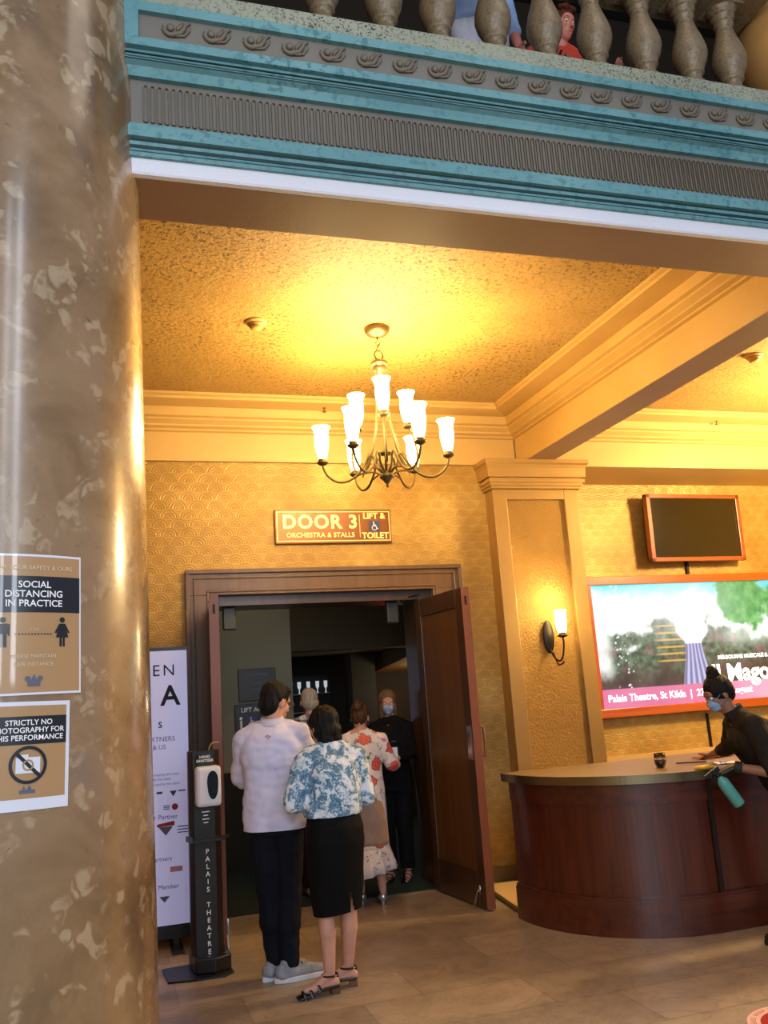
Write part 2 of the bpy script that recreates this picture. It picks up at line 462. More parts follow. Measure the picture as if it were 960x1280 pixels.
# ------------------------------------------------------------------ balcony front
def strip(bm, pts, segs=((XL, -.93), (.03, XR))):
    for a, b in segs: prism(bm, pts, a, b, 'x')
fasc = thing('balcony_front', 'verdigris and grey balcony front with scrolls and flutes running from the marble column', 'balcony', (1, 3.2, 3.66)); fasc['kind'] = 'structure'
FB = dict(parent=fasc, world=True)
def yz(l): return [(y, z) for y, z in l]
bm = BM(); strip(bm, yz([(3.212, 3.655), (3.185, 3.655), (3.18, 3.664), (3.18, 3.722), (3.212, 3.722)])); obj('plaster_strip', bm, M['white'], **FB)
bm = BM(); strip(bm, yz([(3.212, 3.722), (3.165, 3.722), (3.16, 3.735), (3.172, 3.75), (3.175, 3.762), (3.185, 3.764), (3.185, 3.772), (3.17, 3.774), (3.165, 3.786), (3.185, 3.788), (3.185, 3.796), (3.150, 3.80), (3.150, 3.846), (3.165, 3.848), (3.165, 3.866), (3.212, 3.866)])); obj('lower_moulding', bm, M['teal'], **FB)
bm = BM(); strip(bm, yz([(3.212, 3.866), (3.19, 3.866), (3.19, 4.078), (3.212, 4.078)])); obj('fluted_frieze', bm, M['frieze'], **FB)
bm = BM(); strip(bm, yz([(3.212, 4.078), (3.165, 4.078), (3.165, 4.10), (3.155, 4.118), (3.135, 4.128), (3.135, 4.14), (3.17, 4.142), (3.17, 4.15), (3.145, 4.155), (3.135, 4.168), (3.145, 4.182), (3.175, 4.184), (3.175, 4.192), (3.165, 4.193), (3.165, 4.20), (3.14, 4.202), (3.14, 4.240), (3.212, 4.240)])); obj('middle_moulding', bm, M['teal'], **FB)
bm = BM()   # dark strips set along the moulding grooves
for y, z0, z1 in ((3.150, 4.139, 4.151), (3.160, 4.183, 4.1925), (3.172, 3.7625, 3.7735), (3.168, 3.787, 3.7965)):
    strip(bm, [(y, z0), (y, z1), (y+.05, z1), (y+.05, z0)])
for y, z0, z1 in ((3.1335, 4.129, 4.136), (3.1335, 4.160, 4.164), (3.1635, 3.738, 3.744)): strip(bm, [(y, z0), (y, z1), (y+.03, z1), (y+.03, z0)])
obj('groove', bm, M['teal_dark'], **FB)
bm = BM(); strip(bm, yz([(3.212, 4.240), (3.165, 4.240), (3.165, 4.366), (3.212, 4.366)])); obj('scroll_frieze', bm, M['frieze'], **FB)
bm = BM(); strip(bm, yz([(3.212, 4.366), (3.14, 4.366), (3.14, 4.409), (3.212, 4.409)])); box(bm, .03, .108, 3.14, 3.3, 4.240, 4.366); obj('upper_band', bm, M['teal'], **FB)
bm = BM(); strip(bm, yz([(3.6, 4.409), (3.15, 4.409), (3.15, 4.495), (3.158, 4.503), (3.6, 4.503)])); obj('ledge', bm, M['stone'], **FB)
# flutes: raised stadium rims
bm = BM(); x = .135
while x < XR-.1:
    w = .0095; t = .0032; zt, zb = 4.055, 3.886
    def stad(r): return [(x + r*math.cos(R(180-a*30)), zt-.01 + r*math.sin(R(180-a*30))) for a in range(7)] + [(x + r*math.cos(-R(a*30)), zb+.01 + r*math.sin(-R(a*30))) for a in range(7)]
    o = stad(w); i = stad(w-t); n = len(o); y = 3.181
    vo = [bm.verts.new((p[0], y, p[1])) for p in o]; vi = [bm.verts.new((p[0], y, p[1])) for p in i]
    vo2 = [bm.verts.new((p[0], 3.191, p[1])) for p in o]; vi2 = [bm.verts.new((p[0], 3.191, p[1])) for p in i]
    for k in range(n):
        j = (k+1) % n
        bm.faces.new((vo[k], vo[j], vi[j], vi[k])); bm.faces.new((vo2[k], vo2[j], vo[j], vo[k])); bm.faces.new((vi[k], vi[j], vi2[j], vi2[k]))
    x += .0272
obj('flute', bm, M['relief'], **FB)
# scrolls
bm = BM(); x = .235
k = 0
while x < XR-.1:
    z = 4.305; y = 3.158
    q = Matrix.Translation((x, y, z+.012))
    ell(bm, (x, 3.160, z+.016), (.017, .012, .017), seg=10)
    arc = [(x + .031*math.cos(R(a)), y, z+.012 + .033*math.sin(R(a))) for a in (165, 195, 225, 255, 285, 312)]
    tube(bm, arc + [(x+.038, y, z-.008), (x+.052, y, z+.014), (x+.063, y, z+.036), (x+.082, y, z+.046)], [.003, .006, .008, .010, .011, .011, .011, .010, .007, .003], 6)
    for dx, dz in ((.034, .034), (.046, .044)):
        tube(bm, [(x+.026, y+.002, z+.004), (x+dx-.003, y, z+dz-.014), (x+dx+.004, y, z+dz)], [.006, .008, .003], 6)
    tube(bm, [(x+.02, y, z-.024), (x+.055, y, z-.016), (x+.075, y, z+.012), (x+.079, y, z+.026)], [.004, .006, .006, .003], 6)
    x += .1645; k += 1
obj('scroll', bm, M['relief'], smooth=True, **FB)

# balusters
def make_baluster():
    t = thing('baluster', 'x', 'baluster', (0, 0, 0), 0, 'stone balusters along the balcony ledge')
    bm = BM(); box(bm, -.085, .085, -.085, .085, 0, .06); box(bm, -.07, .07, -.07, .07, .06, .08); obj('base_block', bm, M['baluster'], t, bevel=.006)
    bm = BM()
    prof = [(.055, .08), (.062, .09), (.062, .10), (.05, .112), (.044, .13), (.044, .15), (.055, .158), (.06, .168), (.056, .178), (.066, .20), (.082, .235), (.09, .275), (.088, .31), (.076, .36), (.06, .41), (.048, .455), (.043, .49), (.05, .498), (.054, .51), (.05, .52), (.048, .53), (.06, .54), (.064, .555), (.06, .567), (.066, .575), (.078, .588), (.08, .602)]
    lathe(bm, [(r, z) for r, z in prof], 24); obj('vase_shaft', bm, M['baluster'], t, smooth=True)
    bm = BM(); box(bm, -.085, .085, -.085, .085, .60, .617); obj('cap_block', bm, M['baluster'], t, bevel=.005)
    return t
bal0 = make_baluster(); k = 0
bx = .90
names = {3: 'stone baluster just left of the man peering out over the balcony ledge', 4: 'stone baluster just right of the man peering out over the balcony ledge',
         8: 'stone baluster beside the large gilded post at the right end of the balcony', 0: 'leftmost stone baluster visible above the grey ledge',
         1: 'stone baluster left of the one that partly hides the white clothing', 2: 'stone baluster standing in front of the shirt on the balcony',
         5: 'stone baluster second to the right of the peering man', 6: 'stone baluster third to the right of the peering man, before dark chair',
         7: 'second stone baluster from the large gilded post'}
order = [.905, 1.205, 1.475, 1.765, 2.045, 2.325, 2.615, 2.895, 3.145]
for k, x in enumerate(order):
    o = bal0 if k == 0 else dup(bal0); o.location = (x+.02, 3.32, 4.503)
NM = ['leftmost stone baluster at the top edge, where the ledge meets it', 'second stone baluster from the left along the balcony ledge', 'stone baluster just left of the white trousers and hanging hand',
      'stone baluster between the white trousers and the empty dark gap', 'stone baluster immediately left of the face looking down', 'stone baluster immediately right of the face looking down',
      'third stone baluster from the right end of the balcony ledge', 'stone baluster in front of the dark blue-grey chair, second from the right end', 'rightmost stone baluster, next to the round gilded post']
bals = [o for o in C.objects if o.type == 'EMPTY' and o.name.startswith('baluster')]
bals.sort(key=lambda o: o.location.x)
for o, n in zip(bals, NM): o['label'] = n
bm = BM(); prism(bm, [(3.14, 5.20), (3.14, 5.30), (3.17, 5.33), (3.47, 5.33), (3.50, 5.30), (3.50, 5.20), (3.46, 5.12), (3.18, 5.12)], -.0, 3.385, 'x')
tag(obj('balcony_handrail', bm, M['baluster']), 'long stone handrail carried by the balusters above the ledge', 'handrail')
bm = BM(); lathe(bm, [(.16, 0), (.17, .05), (.14, .08), (.13, .14), (.17, .19), (.25, .32), (.29, .48), (.28, .62), (.22, .82), (.17, 1.0)], 40)
o = obj('round_post', bm, m_plaster('gilded_post', '#b08048', '#cf9a58', 20, .1, .3, metal=.1), smooth=True); o.location = (3.69, 3.42, 4.503)
tag(o, 'large bulging gilded post at the right end of the balusters', 'post')

# balcony floor and dark space behind
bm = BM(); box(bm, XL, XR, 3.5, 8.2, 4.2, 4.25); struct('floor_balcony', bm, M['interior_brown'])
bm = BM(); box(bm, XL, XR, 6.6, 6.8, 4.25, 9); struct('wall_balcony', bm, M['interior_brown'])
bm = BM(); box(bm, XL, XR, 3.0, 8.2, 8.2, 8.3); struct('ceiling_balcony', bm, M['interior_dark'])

# ------------------------------------------------------------------ marble column
CX, CY = -.445, 3.36
def colR(z):
    t = [(0, .597), (.9, .592), (1.6, .58), (2.7, .566), (4.4, .545), (9, .50)]
    for (a, ra), (b, rb) in zip(t, t[1:]):
        if z <= b: return ra + (rb-ra)*(z-a)/(b-a)
    return .5
bm = BM(); lathe(bm, [(.70, 0), (.70, .10), (.66, .12), (.64, .17), (.62, .19)] + [(colR(z/10), z/10) for z in range(2, 91, 2)], 96, cx=CX, cy=CY)
o = obj('marble_column', bm, M['marble'], smooth=True); tag(o, 'huge round brown mottled marble column at the left edge', 'column')

# papers wrapped on column: local coords a(arc metres),h -> world
def wrapper(phi0, z0, tilt=0, off=0):
    def w(co):
        a, h = co.x, co.y
        ca, sa = math.cos(tilt), math.sin(tilt); a, h = a*ca - h*sa, a*sa + h*ca
        z = z0 + h; r = colR(z) + .003 + off + co.z; ph = phi0 + a/colR(z)
        return Vector((CX + r*math.sin(ph), CY - r*math.cos(ph), z))
    return w
def patch(name, w, x0, x1, y0, y1, zoff, mat, parent, nx=14, shape=None):
    bm = BM()
    if shape is None:
        g = [[bm.verts.new(w(Vector((x0 + (x1-x0)*i/nx, y0 + (y1-y0)*j/8, zoff)))) for j in range(9)] for i in range(nx+1)]
        for i in range(nx):
            for j in range(8): bm.faces.new((g[i][j], g[i+1][j], g[i+1][j+1], g[i][j+1]))
    else:
        for poly in shape:
            bm.faces.new([bm.verts.new(w(Vector((x, y, zoff)))) for x, y in poly])
    return obj(name, bm, mat, parent, smooth=True, world=True)
def circ(cx, cy, r, n=24): return [(cx + r*math.cos(2*PI*i/n), cy + r*math.sin(2*PI*i/n)) for i in range(n)]
def ring(cx, cy, r0, r1, n=40):
    out = []
    for i in range(n):
        a, b = 2*PI*i/n, 2*PI*(i+1)/n
        out.append([(cx+r0*math.cos(a), cy+r0*math.sin(a)), (cx+r1*math.cos(a), cy+r1*math.sin(a)), (cx+r1*math.cos(b), cy+r1*math.sin(b)), (cx+r0*math.cos(b), cy+r0*math.sin(b))])
    return out
def rect(x0, x1, y0, y1): return [(x0, y0), (x1, y0), (x1, y1), (x0, y1)]
I4 = Matrix()
def T2(x, y, z=0): return Matrix.Translation((x, y, z))
# sign 1 : 0.297 x 0.42
w = wrapper(R(22.6), 1.882, R(0))
s1 = thing('notice', 'larger laminated tan notice about social distancing, upper of two on the column', 'notice', (-.21, 2.82, 1.88))
patch('sheet', w, -.1485, .1485, -.21, .21, .001, M['paperwhite'], s1)
patch('printed_panel', w, -.1425, .1425, -.203, .203, .002, M['kraft'], s1)
patch('header_band', w, -.1425, .1425, .033, .143, .003, M['navyprint'], s1)
lt = lambda nm, body, size, x, y, mat, par, wr, **k: text(nm, body, size, T2(x, y, .0045), mat, par, world=True, wrap=wr, ext=.0002, **k)
lt('lettering', 'FOR YOUR SAFETY & OURS', .019, 0, .168, M['faint'], s1, w)
lt('lettering', 'SOCIAL\nDISTANCING\nIN PRACTICE', .0285, 0, .088, M['whiteprint'], s1, w, bold=.012)
lt('lettering', '1.5m', .013, 0, -.018, M['faint'], s1, w)
lt('lettering', 'PLEASE MAINTAIN', .016, 0, -.098, M['faint'], s1, w)
lt('lettering', 'SAFE DISTANCE', .016, 0, -.122, M['faint'], s1, w)
patch('dotted_line', w, 0, 0, 0, 0, .0045, M['navyprint'], s1, shape=[rect(-.055+i*.0092, -.0505+i*.0092, -.034, -.030) for i in range(12)])
def man_icon(x, y, s): return [circ(x, y+.9*s, .16*s, 14), rect(x-.26*s, x+.26*s, y+.1*s, y+.68*s), rect(x-.36*s, x-.28*s, y-.0*s, y+.66*s), rect(x+.28*s, x+.36*s, y-.0*s, y+.66*s), rect(x-.2*s, x-.03*s, y-.65*s, y+.1*s), rect(x+.03*s, x+.2*s, y-.65*s, y+.1*s)]
def woman_icon(x, y, s): return [circ(x, y+.9*s, .16*s, 14), [(x-.16*s, y+.68*s), (x-.38*s, y-.12*s), (x+.38*s, y-.12*s), (x+.16*s, y+.68*s)], [(x-.18*s, y+.68*s), (x-.46*s, y+.16*s), (x-.36*s, y+.12*s), (x-.1*s, y+.6*s)], [(x+.18*s, y+.68*s), (x+.1*s, y+.6*s), (x+.36*s, y+.12*s), (x+.46*s, y+.16*s)], rect(x-.16*s, x-.03*s, y-.65*s, y-.12*s), rect(x+.03*s, x+.16*s, y-.65*s, y-.12*s)]
patch('person_symbol', w, 0, 0, 0, 0, .0045, M['navyprint'], s1, shape=man_icon(-.088, -.036, .052))
patch('person_symbol', w, 0, 0, 0, 0, .0045, M['navyprint'], s1, shape=woman_icon(.084, -.036, .052))
patch('building_emblem', w, 0, 0, 0, 0, .0045, M['greyprint'], s1, shape=[rect(-.018, .018, -.185, -.170), circ(-.018, -.163, .008), circ(.018, -.163, .008), [(-.01, -.17), (.01, -.17), (0, -.15)]])
w2 = wrapper(R(21.3), 1.503, R(-1.2))
s2 = thing('notice', 'smaller laminated tan notice forbidding photography, lower of two on the column', 'notice', (-.23, 2.82, 1.5))
patch('sheet', w2, -.1215, .1215, -.155, .15, .001, M['paperwhite'], s2)
patch('printed_panel', w2, -.110, .110, -.122, .138, .002, M['kraft'], s2)
patch('header_band', w2, -.110, .110, .028, .108, .003, M['navyprint'], s2)
lt('lettering', 'STRICTLY NO\nPHOTOGRAPHY FOR\nTHIS PERFORMANCE', .0215, 0, .068, M['whiteprint'], s2, w2, bold=.012)
patch('camera_symbol', w2, 0, 0, 0, 0, .0035, M['paperwhite'], s2, shape=[rect(-.034, .034, -.052, -.008), rect(-.02, .0, -.01, .0)])
patch('camera_lens', w2, 0, 0, 0, 0, .0040, M['kraft'], s2, shape=ring(0, -.03, .011, .016, 20))
rg = ring(0, -.029, .044, .053)
sl = [[(-.039, .003), (-.032, .010), (.039, -.061), (.032, -.068)]]
patch('prohibition_ring', w2, 0, 0, 0, 0, .005, M['navyprint'], s2, shape=rg+sl)
patch('building_emblem', w2, 0, 0, 0, 0, .004, M['greyprint'], s2, shape=[rect(-.022, .022, -.108, -.098), [(-.015, -.098), (-.005, -.098), (-.01, -.086)], [(-.002, -.098), (.012, -.098), (.005, -.084)]])

# ------------------------------------------------------------------ door 3 frame and leaves
def arch_frame(bm, x0, x1, z1, wl, wr, wt, y, d):
    # mitred frame: outer x0..x1, top z1, widths
    box(bm, x0, x0+wl, y-d, y, 0, z1-wt); box(bm, x1-wr, x1, y-d, y, 0, z1-wt); box(bm, x0, x1, y-d, y, z1-wt, z1)
bm = BM()
arch_frame(bm, .586, 3.0, 2.705, .20, .27, .20, WY+.02, .055)
arch_frame(bm, .575, 3.012, 2.717, .035, .035, .035, WY+.02, .08)
arch_frame(bm, .64, 2.945, 2.65, .012, .012, .012, WY+.02, .068)
arch_frame(bm, .745, 2.77, 2.545, .018, .018, .018, WY+.02, .066)
arch_frame(bm, .772, 2.745, 2.52, .022, .022, .018, WY+.02, .072)
struct('door_1', bm, M['arch'], bevel=.004)
bm = BM()   # jamb lining inside the opening
box(bm, .79, .83, WY, 7.78, 0, 2.42); box(bm, 2.60, 2.73, WY, 7.78, 0, 2.42); box(bm, .79, 2.73, WY+.03, 7.78, 2.42, 2.51)
struct('trim_14', bm, M['door'])

def leaf(label, hinge, free, thick, H, face_side):
    """face_side=+1: local +x-normal side is panelled toward viewer"""
    hx, hy = hinge; fx, fy = free; Lh = math.hypot(fx-hx, fy-hy); ang = math.atan2(fy-hy, fx-hx)
    t = thing('door_leaf', label, 'door', (hx, hy, 0), ang)
    bm = BM()
    box(bm, 0, Lh-.004, -thick/2, thick/2, .012, H); 
    obj('slab', bm, M['door'], t)
    bm = BM()
    for s in (-1, 1):
        y0, y1 = (thick/2, thick/2+.012) if s > 0 else (-thick/2-.012, -thick/2)
        for a in ((0, .11, .012, H), (Lh-.12, Lh-.004, .012, H), (.11, Lh-.12, H-.15, H), (.11, Lh-.12, .012, .27)): box(bm, a[0], a[1], y0, y1, a[2], a[3])
    obj('stile_frame', bm, M['door'], t, bevel=.003)
    bm = BM()
    for s in (-1, 1): box(bm, .112, Lh-.122, s*thick/2-.002, s*thick/2+.002, .272, H-.152)
    obj('panel', bm, M['door_panel'], t)
    bm = BM(); box(bm, Lh-.004, Lh, -thick/2-.012, thick/2+.012, .012, H); obj('edge_strip', bm, M['door_edge'], t)
    bm = BM(); box(bm, Lh, Lh+.002, -.009, .009, H-.14, H-.07); obj('bolt_plate', bm, M['iron'], t)
    return t, Lh
rl, Lh = leaf('right-hand open wooden door leaf with push plate, beside the gold pilaster wall', (2.585, 7.32), (2.665, 6.41), .045, 2.40, 1)
# left side of the leaf (facing -x) is local +? : hinge->free points to -y ; local y = rotate +90 -> +x ; so viewer side is local -y... placed below
y = -.0225-.012
bm = BM(); box(bm, Lh-.10, Lh-.03, y-.003, y, 1.08, 1.33); obj('push_plate', bm, M['chrome'], rl)
bm = BM(); tube(bm, [(Lh-.05, -y, 1.09), (Lh-.05, -y+.05, 1.10), (Lh-.05, -y+.055, 1.2), (Lh-.05, -y+.05, 1.31), (Lh-.05, -y, 1.32)], .010, 8); obj('pull_handle', bm, M['door_edge'], rl, smooth=True)
bm = BM(); tube(bm, [(Lh-.10, y, .14), (Lh-.12, y-.012, .12), (Lh-.15, y-.03, .015)], [.007, .007, .011], 8); box(bm, Lh-.13, Lh-.08, y-.008, y, .11, .17); obj('floor_bolt', bm, M['chrome'], rl, smooth=True)
ll, Lh2 = leaf('left-hand open wooden door leaf seen edge-on behind the sanitiser stand', (.815, 7.32), (.705, 6.42), .045, 2.40, 1)
bm = BM(); tube(bm, [(Lh2-.02, .03, .14), (Lh2+.02, .04, .02)], [.006, .01], 8); box(bm, Lh2-.05, Lh2, .034, .044, .1, .2); obj('floor_bolt', bm, M['chrome'], ll)
# closers
def closer(label, x, y, z, s):
    t = thing('door_closer', label, 'door closer', (x, y, z))
    bm = BM(); box(bm, -.055, .055, -.03, .03, -.08, .11); obj('body', bm, simple('closer_grey', '#3b3934', .4, metal=.4), t, bevel=.01)
    bm = BM(); tube(bm, [(0, 0, .09), (s*.08, -.10, .13), (s*.2, -.22, .14)], .008, 6); obj('arm', bm, M['chrome'], t)
    return t
closer('grey door closer at the top of the right-hand doorway side, silver arm', 2.40, 7.50, 2.31, 1)
closer('dark door closer at the top beside the left-hand leaf', .95, 7.50, 2.31, -1)
# ------------------------------------------------------------------ DOOR 3 sign
sg = thing('door_sign', 'bronze brown plaque reading DOOR 3 above the double doorway', 'sign', (1.86, 7.33, 3.08))
SG = dict(parent=sg, world=True)
bm = BM(); box(bm, 1.335, 2.385, 7.295, 7.33, 2.925, 3.228); obj('board', bm, simple('sign_bronze', '#7d4a20', .35, metal=.35), bevel=.006, **SG)
bm = BM()
for a in ((1.352, 2.368, 2.945, 2.951), (1.352, 2.368, 3.203, 3.209), (1.352, 1.358, 2.945, 3.209), (2.362, 2.368, 2.945, 3.209), (2.088, 2.092, 2.975, 3.18)): box(bm, a[0], a[1], 7.291, 7.296, a[2], a[3])
obj('border_line', bm, M['brass_letters'], **SG)
text('lettering', 'DOOR 3', .165, at(1.735, 7.291, 3.110), M['brass_letters'], sg, True, bold=.028, ext=.003, spacing=1.12)
text('lettering', 'ORCHESTRA & STALLS', .058, at(1.735, 7.291, 2.998), M['brass_letters'], sg, True, bold=.01, ext=.002, spacing=1.05)
text('lettering', 'LIFT &', .075, at(2.225, 7.291, 3.165), M['brass_letters'], sg, True, bold=.022, ext=.002)
text('lettering', 'TOILET', .075, at(2.228, 7.291, 2.988), M['brass_letters'], sg, True, bold=.022, ext=.002)
def access_symbol(par, x, y, z, s, mb, mw):
    bm = BM(); box(bm, x-.5*s, x+.5*s, y, y+.004, z-.5*s, z+.5*s); obj('symbol_tile', bm, mb, par, world=True)
    bm = BM()
    ell(bm, (x-.08*s, y-.002, z+.34*s), (.07*s, .003, .07*s), seg=10)
    tube(bm, [(x-.08*s, y-.002, z+.24*s), (x-.06*s, y-.002, z), (x+.14*s, y-.002, z-.02*s), (x+.22*s, y-.002, z-.26*s), (x+.32*s, y-.002, z-.24*s)], .04*s, 6)
    tube(bm, [(x-.07*s, y-.002, z+.12*s), (x+.12*s, y-.002, z+.1*s)], .03*s, 6)
    tube(bm, [(x-.02*s + .23*s*math.cos(R(a)), y-.002, z-.16*s + .23*s*math.sin(R(a))) for a in range(120, 341, 20)], .03*s, 6)
    obj('wheelchair_symbol', bm, mw, par, world=True)
access_symbol(sg, 2.225, 7.289, 3.075, .095, M['blueprint'], M['whiteprint'])

# ------------------------------------------------------------------ free standing banner
bn = thing('display_banner', 'tall pale lilac display banner on black base between marble column and doorway', 'banner', (.1, 6.7, 0))
K = dict(parent=bn, world=True)
bm = BM(); box(bm, -.36, .535, 6.70, 6.78, .06, 2.055); obj('frame', bm, M['black'], **K)
bm = BM(); box(bm, -.345, .527, 6.694, 6.70, .15, 2.03); obj('printed_panel', bm, M['daylit_print'], **K)
bm = BM()
bm.free()
for x in (-.3, .42):
    bm = BM(); box(bm, x-.04, x+.04, 6.5, 6.95, 0, .02); box(bm, x-.02, x+.02, 6.71, 6.76, .02, .07); obj('foot', bm, M['black'], **K)
T = lambda b, s, x, z, m=M['black_matt'], **k: text('lettering', b, s, at(x, 6.6925, z), m, bn, True, ext=.0003, **k)
T('EN', .115, .443, 1.885, align='RIGHT', spacing=1.3); T('A', .20, .472, 1.70, align='RIGHT', bold=.02)
T('S', .06, .345, 1.50, align='RIGHT', bold=.02); T('PARTNERS', .048, .435, 1.40, M['greyprint'], align='RIGHT'); T('& US', .045, .37, 1.345, M['greyprint'], align='RIGHT')
for z, xs in ((1.155, .46), (1.125, .40), (1.09, .46)):
    T('supported by the state', .026, xs, z, M['greyprint'], align='RIGHT')
T('Major Partner', .045, .445, .865, M['blueprint'], align='RIGHT')
T('Partners', .042, .40, .585, M['blueprint'], align='RIGHT'); T('Life Member', .042, .445, .40, M['blueprint'], align='RIGHT')
def flat(par, pts, y, m, nm='emblem'):
    bm = BM(); prism(bm, pts, y, y+.001, 'y'); return obj(nm, bm, m, par, world=True)
flat(bn, [(.39, 1.04), (.44, 1.04), (.415, 1.0)], 6.691, M['navyprint']); flat(bn, rect(.45, .50, 1.032, 1.042), 6.691, M['greyprint'])
flat(bn, rect(.30, .34, 1.025, 1.04), 6.691, M['navyprint'])
flat(bn, circ(.425, .98-.02-.03, .022), 6.691, M['redprint']); 
for i in range(3): flat(bn, rect(.345, .39, .915+i*.012, .921+i*.012), 6.691, M['greyprint'])
flat(bn, [(.31, .80), (.41, .80), (.36, .74)], 6.691, M['greyprint']); flat(bn, [(.30, .82), (.42, .835), (.42, .805), (.30, .80)], 6.6905, M['redprint'])
for i in range(3): flat(bn, rect(.44, .52, .75+i*.02, .757+i*.02), 6.691, M['greyprint'])
flat(bn, rect(.385, .47, .495, .53), 6.691, simple('pinkprint', '#c99ab8', .5)); flat(bn, [(.31, .34), (.38, .34), (.345, .30)], 6.691, M['greyprint'])

# ------------------------------------------------------------------ sanitiser stand
st = thing('sanitiser_stand', 'black floor stand lettered vertically in white, carrying the hand sanitiser dispenser', 'stand', (.575, 6.05, 0), R(4))
bm = BM(); prism(bm, [(-.27, -.16), (-.10, -.21), (.06, -.225), (.125, -.17), (.125, .14), (-.27, .14)], 0, .012, 'z'); obj('base_plate', bm, M['black'], st)
bm = BM(); prism(bm, [(-.105, .0), (-.085, -.045), (.06, -.045), (.10, 0), (.10, .05), (-.105, .05)], .012, 1.33, 'z'); obj('post', bm, M['black'], st, bevel=.006)
bm = BM(); prism(bm, [(-.105, .0), (-.10, -.12), (.02, -.155), (.125, -.10), (.125, .12), (-.105, .12)], .012, .10, 'z'); obj('base_shroud', bm, M['black'], st, bevel=.008)
bm = BM(); prism(bm, [(-.13, -.02), (-.10, -.13), (.10, -.13), (.15, -.02)], .775, .79, 'z'); prism(bm, [(-.13, -.02), (-.125, -.02), (-.10, -.13), (-.105, -.13)], .775, .81, 'z'); obj('drip_tray', bm, M['black'], st)
bm = BM(); box(bm, -.075, .085, -.145, -.045, .985, 1.235); 
obj('dispenser', bm, M['whiteplastic'], st, bevel=.022)
bm = BM(); 
pts = [(.028 + .036*math.cos(a)*(1 if math.sin(a) > 0 else .95), 1.13 + (.075 if math.sin(a) > 0 else .10)*abs(math.sin(a))**.8*(1 if math.sin(a) > 0 else -1)) for a in [2*PI*i/28 for i in range(28)]]
prism(bm, pts, -.149, -.144, 'y'); obj('level_window', bm, M['darkplastic'], st)
bm = BM(); box(bm, -.055, .03, -.10, -.085, 1.235, 1.315); obj('header_card', bm, M['black'], st)
text('lettering', 'HAND\nSANITISER', .024, at(-.012, -.102, 1.28), M['whiteprint'], st, bold=.02)
bm = BM(); tube(bm, spline([(.02, -.02, 1.30), (.04, -.02, 1.36), (.07, -.01, 1.375), (.10, 0, 1.37)]), .004, 6); obj('cable', bm, simple('cable_tan', '#a58d63', .5), st)
for i, ch in enumerate('PALAIS THEATRE'):
    if ch != ' ': text('lettering', ch, .042, at(.0, -.047, .705 - i*.0455), M['whiteprint'], st, ext=.0005, bold=.01)
for i, (wd) in enumerate((.05, .03, .045, .03)): 
    bm = BM(); box(bm, -.005-wd/2, -.005+wd/2, -.0465, -.0455, .945-i*.022, .951-i*.022); obj('small_print', bm, M['whiteprint'], st)

# ------------------------------------------------------------------ door 3 foyer interior
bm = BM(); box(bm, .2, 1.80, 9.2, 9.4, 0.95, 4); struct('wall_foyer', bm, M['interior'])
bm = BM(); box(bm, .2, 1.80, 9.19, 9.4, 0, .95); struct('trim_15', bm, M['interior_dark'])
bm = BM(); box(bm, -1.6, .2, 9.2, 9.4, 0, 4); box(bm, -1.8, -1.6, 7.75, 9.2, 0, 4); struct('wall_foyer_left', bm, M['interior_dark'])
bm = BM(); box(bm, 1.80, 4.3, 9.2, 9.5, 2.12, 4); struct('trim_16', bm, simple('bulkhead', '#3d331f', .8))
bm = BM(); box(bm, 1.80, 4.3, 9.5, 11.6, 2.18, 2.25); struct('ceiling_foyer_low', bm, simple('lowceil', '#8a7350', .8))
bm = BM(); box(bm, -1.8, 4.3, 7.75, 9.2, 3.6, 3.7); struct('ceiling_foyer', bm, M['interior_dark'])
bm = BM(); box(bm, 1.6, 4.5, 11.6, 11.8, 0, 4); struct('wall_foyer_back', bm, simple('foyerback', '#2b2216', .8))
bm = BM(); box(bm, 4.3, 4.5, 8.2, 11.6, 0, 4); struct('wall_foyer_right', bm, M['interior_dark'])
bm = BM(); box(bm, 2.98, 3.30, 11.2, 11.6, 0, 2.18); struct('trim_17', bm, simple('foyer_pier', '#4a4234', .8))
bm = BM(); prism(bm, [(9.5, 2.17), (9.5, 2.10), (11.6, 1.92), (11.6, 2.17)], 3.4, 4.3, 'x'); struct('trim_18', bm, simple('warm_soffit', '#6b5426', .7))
bm = BM(); box(bm, 3.5, 3.62, 11.5, 11.6, 1.46, 1.51)
tag(obj('exit_lamp', bm, m_glow('red_lamp', '#ff3020', 6, '#ff3020')), 'small glowing red light at the back of the dark foyer', 'light')
for (x0, x1, z0, z1, mm, lines, lab, ac) in (
    (1.235, 1.62, 1.64, 1.965, M['board2'], [('TO SITTING', .044, 1.90), ('LEVEL', .04, 1.815), ('ZONE', .04, 1.745)], 'brown lettered plaque on foyer wall, upper of two', False),
    (1.19, 1.66, 1.325, 1.61, M['board'], [('LIFT ACCESS', .062, 1.55)], 'dark LIFT ACCESS plaque on foyer wall, lower of two', True)):
    t = thing('wall_sign', lab, 'sign', ((x0+x1)/2, 9.2, (z0+z1)/2))
    bm = BM(); box(bm, x0, x1, 9.17, 9.2, z0, z1); obj('board', bm, mm, t, world=True, bevel=.004)
    for b, s, z in lines: text('lettering', b, s, at((x0+x1)/2, 9.168, z), M['whiteprint'] if ac else M['greyprint'], t, True, bold=.015)
    if ac:
        access_symbol(t, 1.36, 9.164, 1.43, .12, M['blueprint'], M['whiteprint'])
        bm = BM(); ell(bm, (1.25, 9.165, 1.47), (.016, .003, .016)); tube(bm, [(1.25, 9.165, 1.45), (1.25, 9.165, 1.37)], .014, 6); obj('person_symbol', bm, M['whiteprint'], t, world=True)
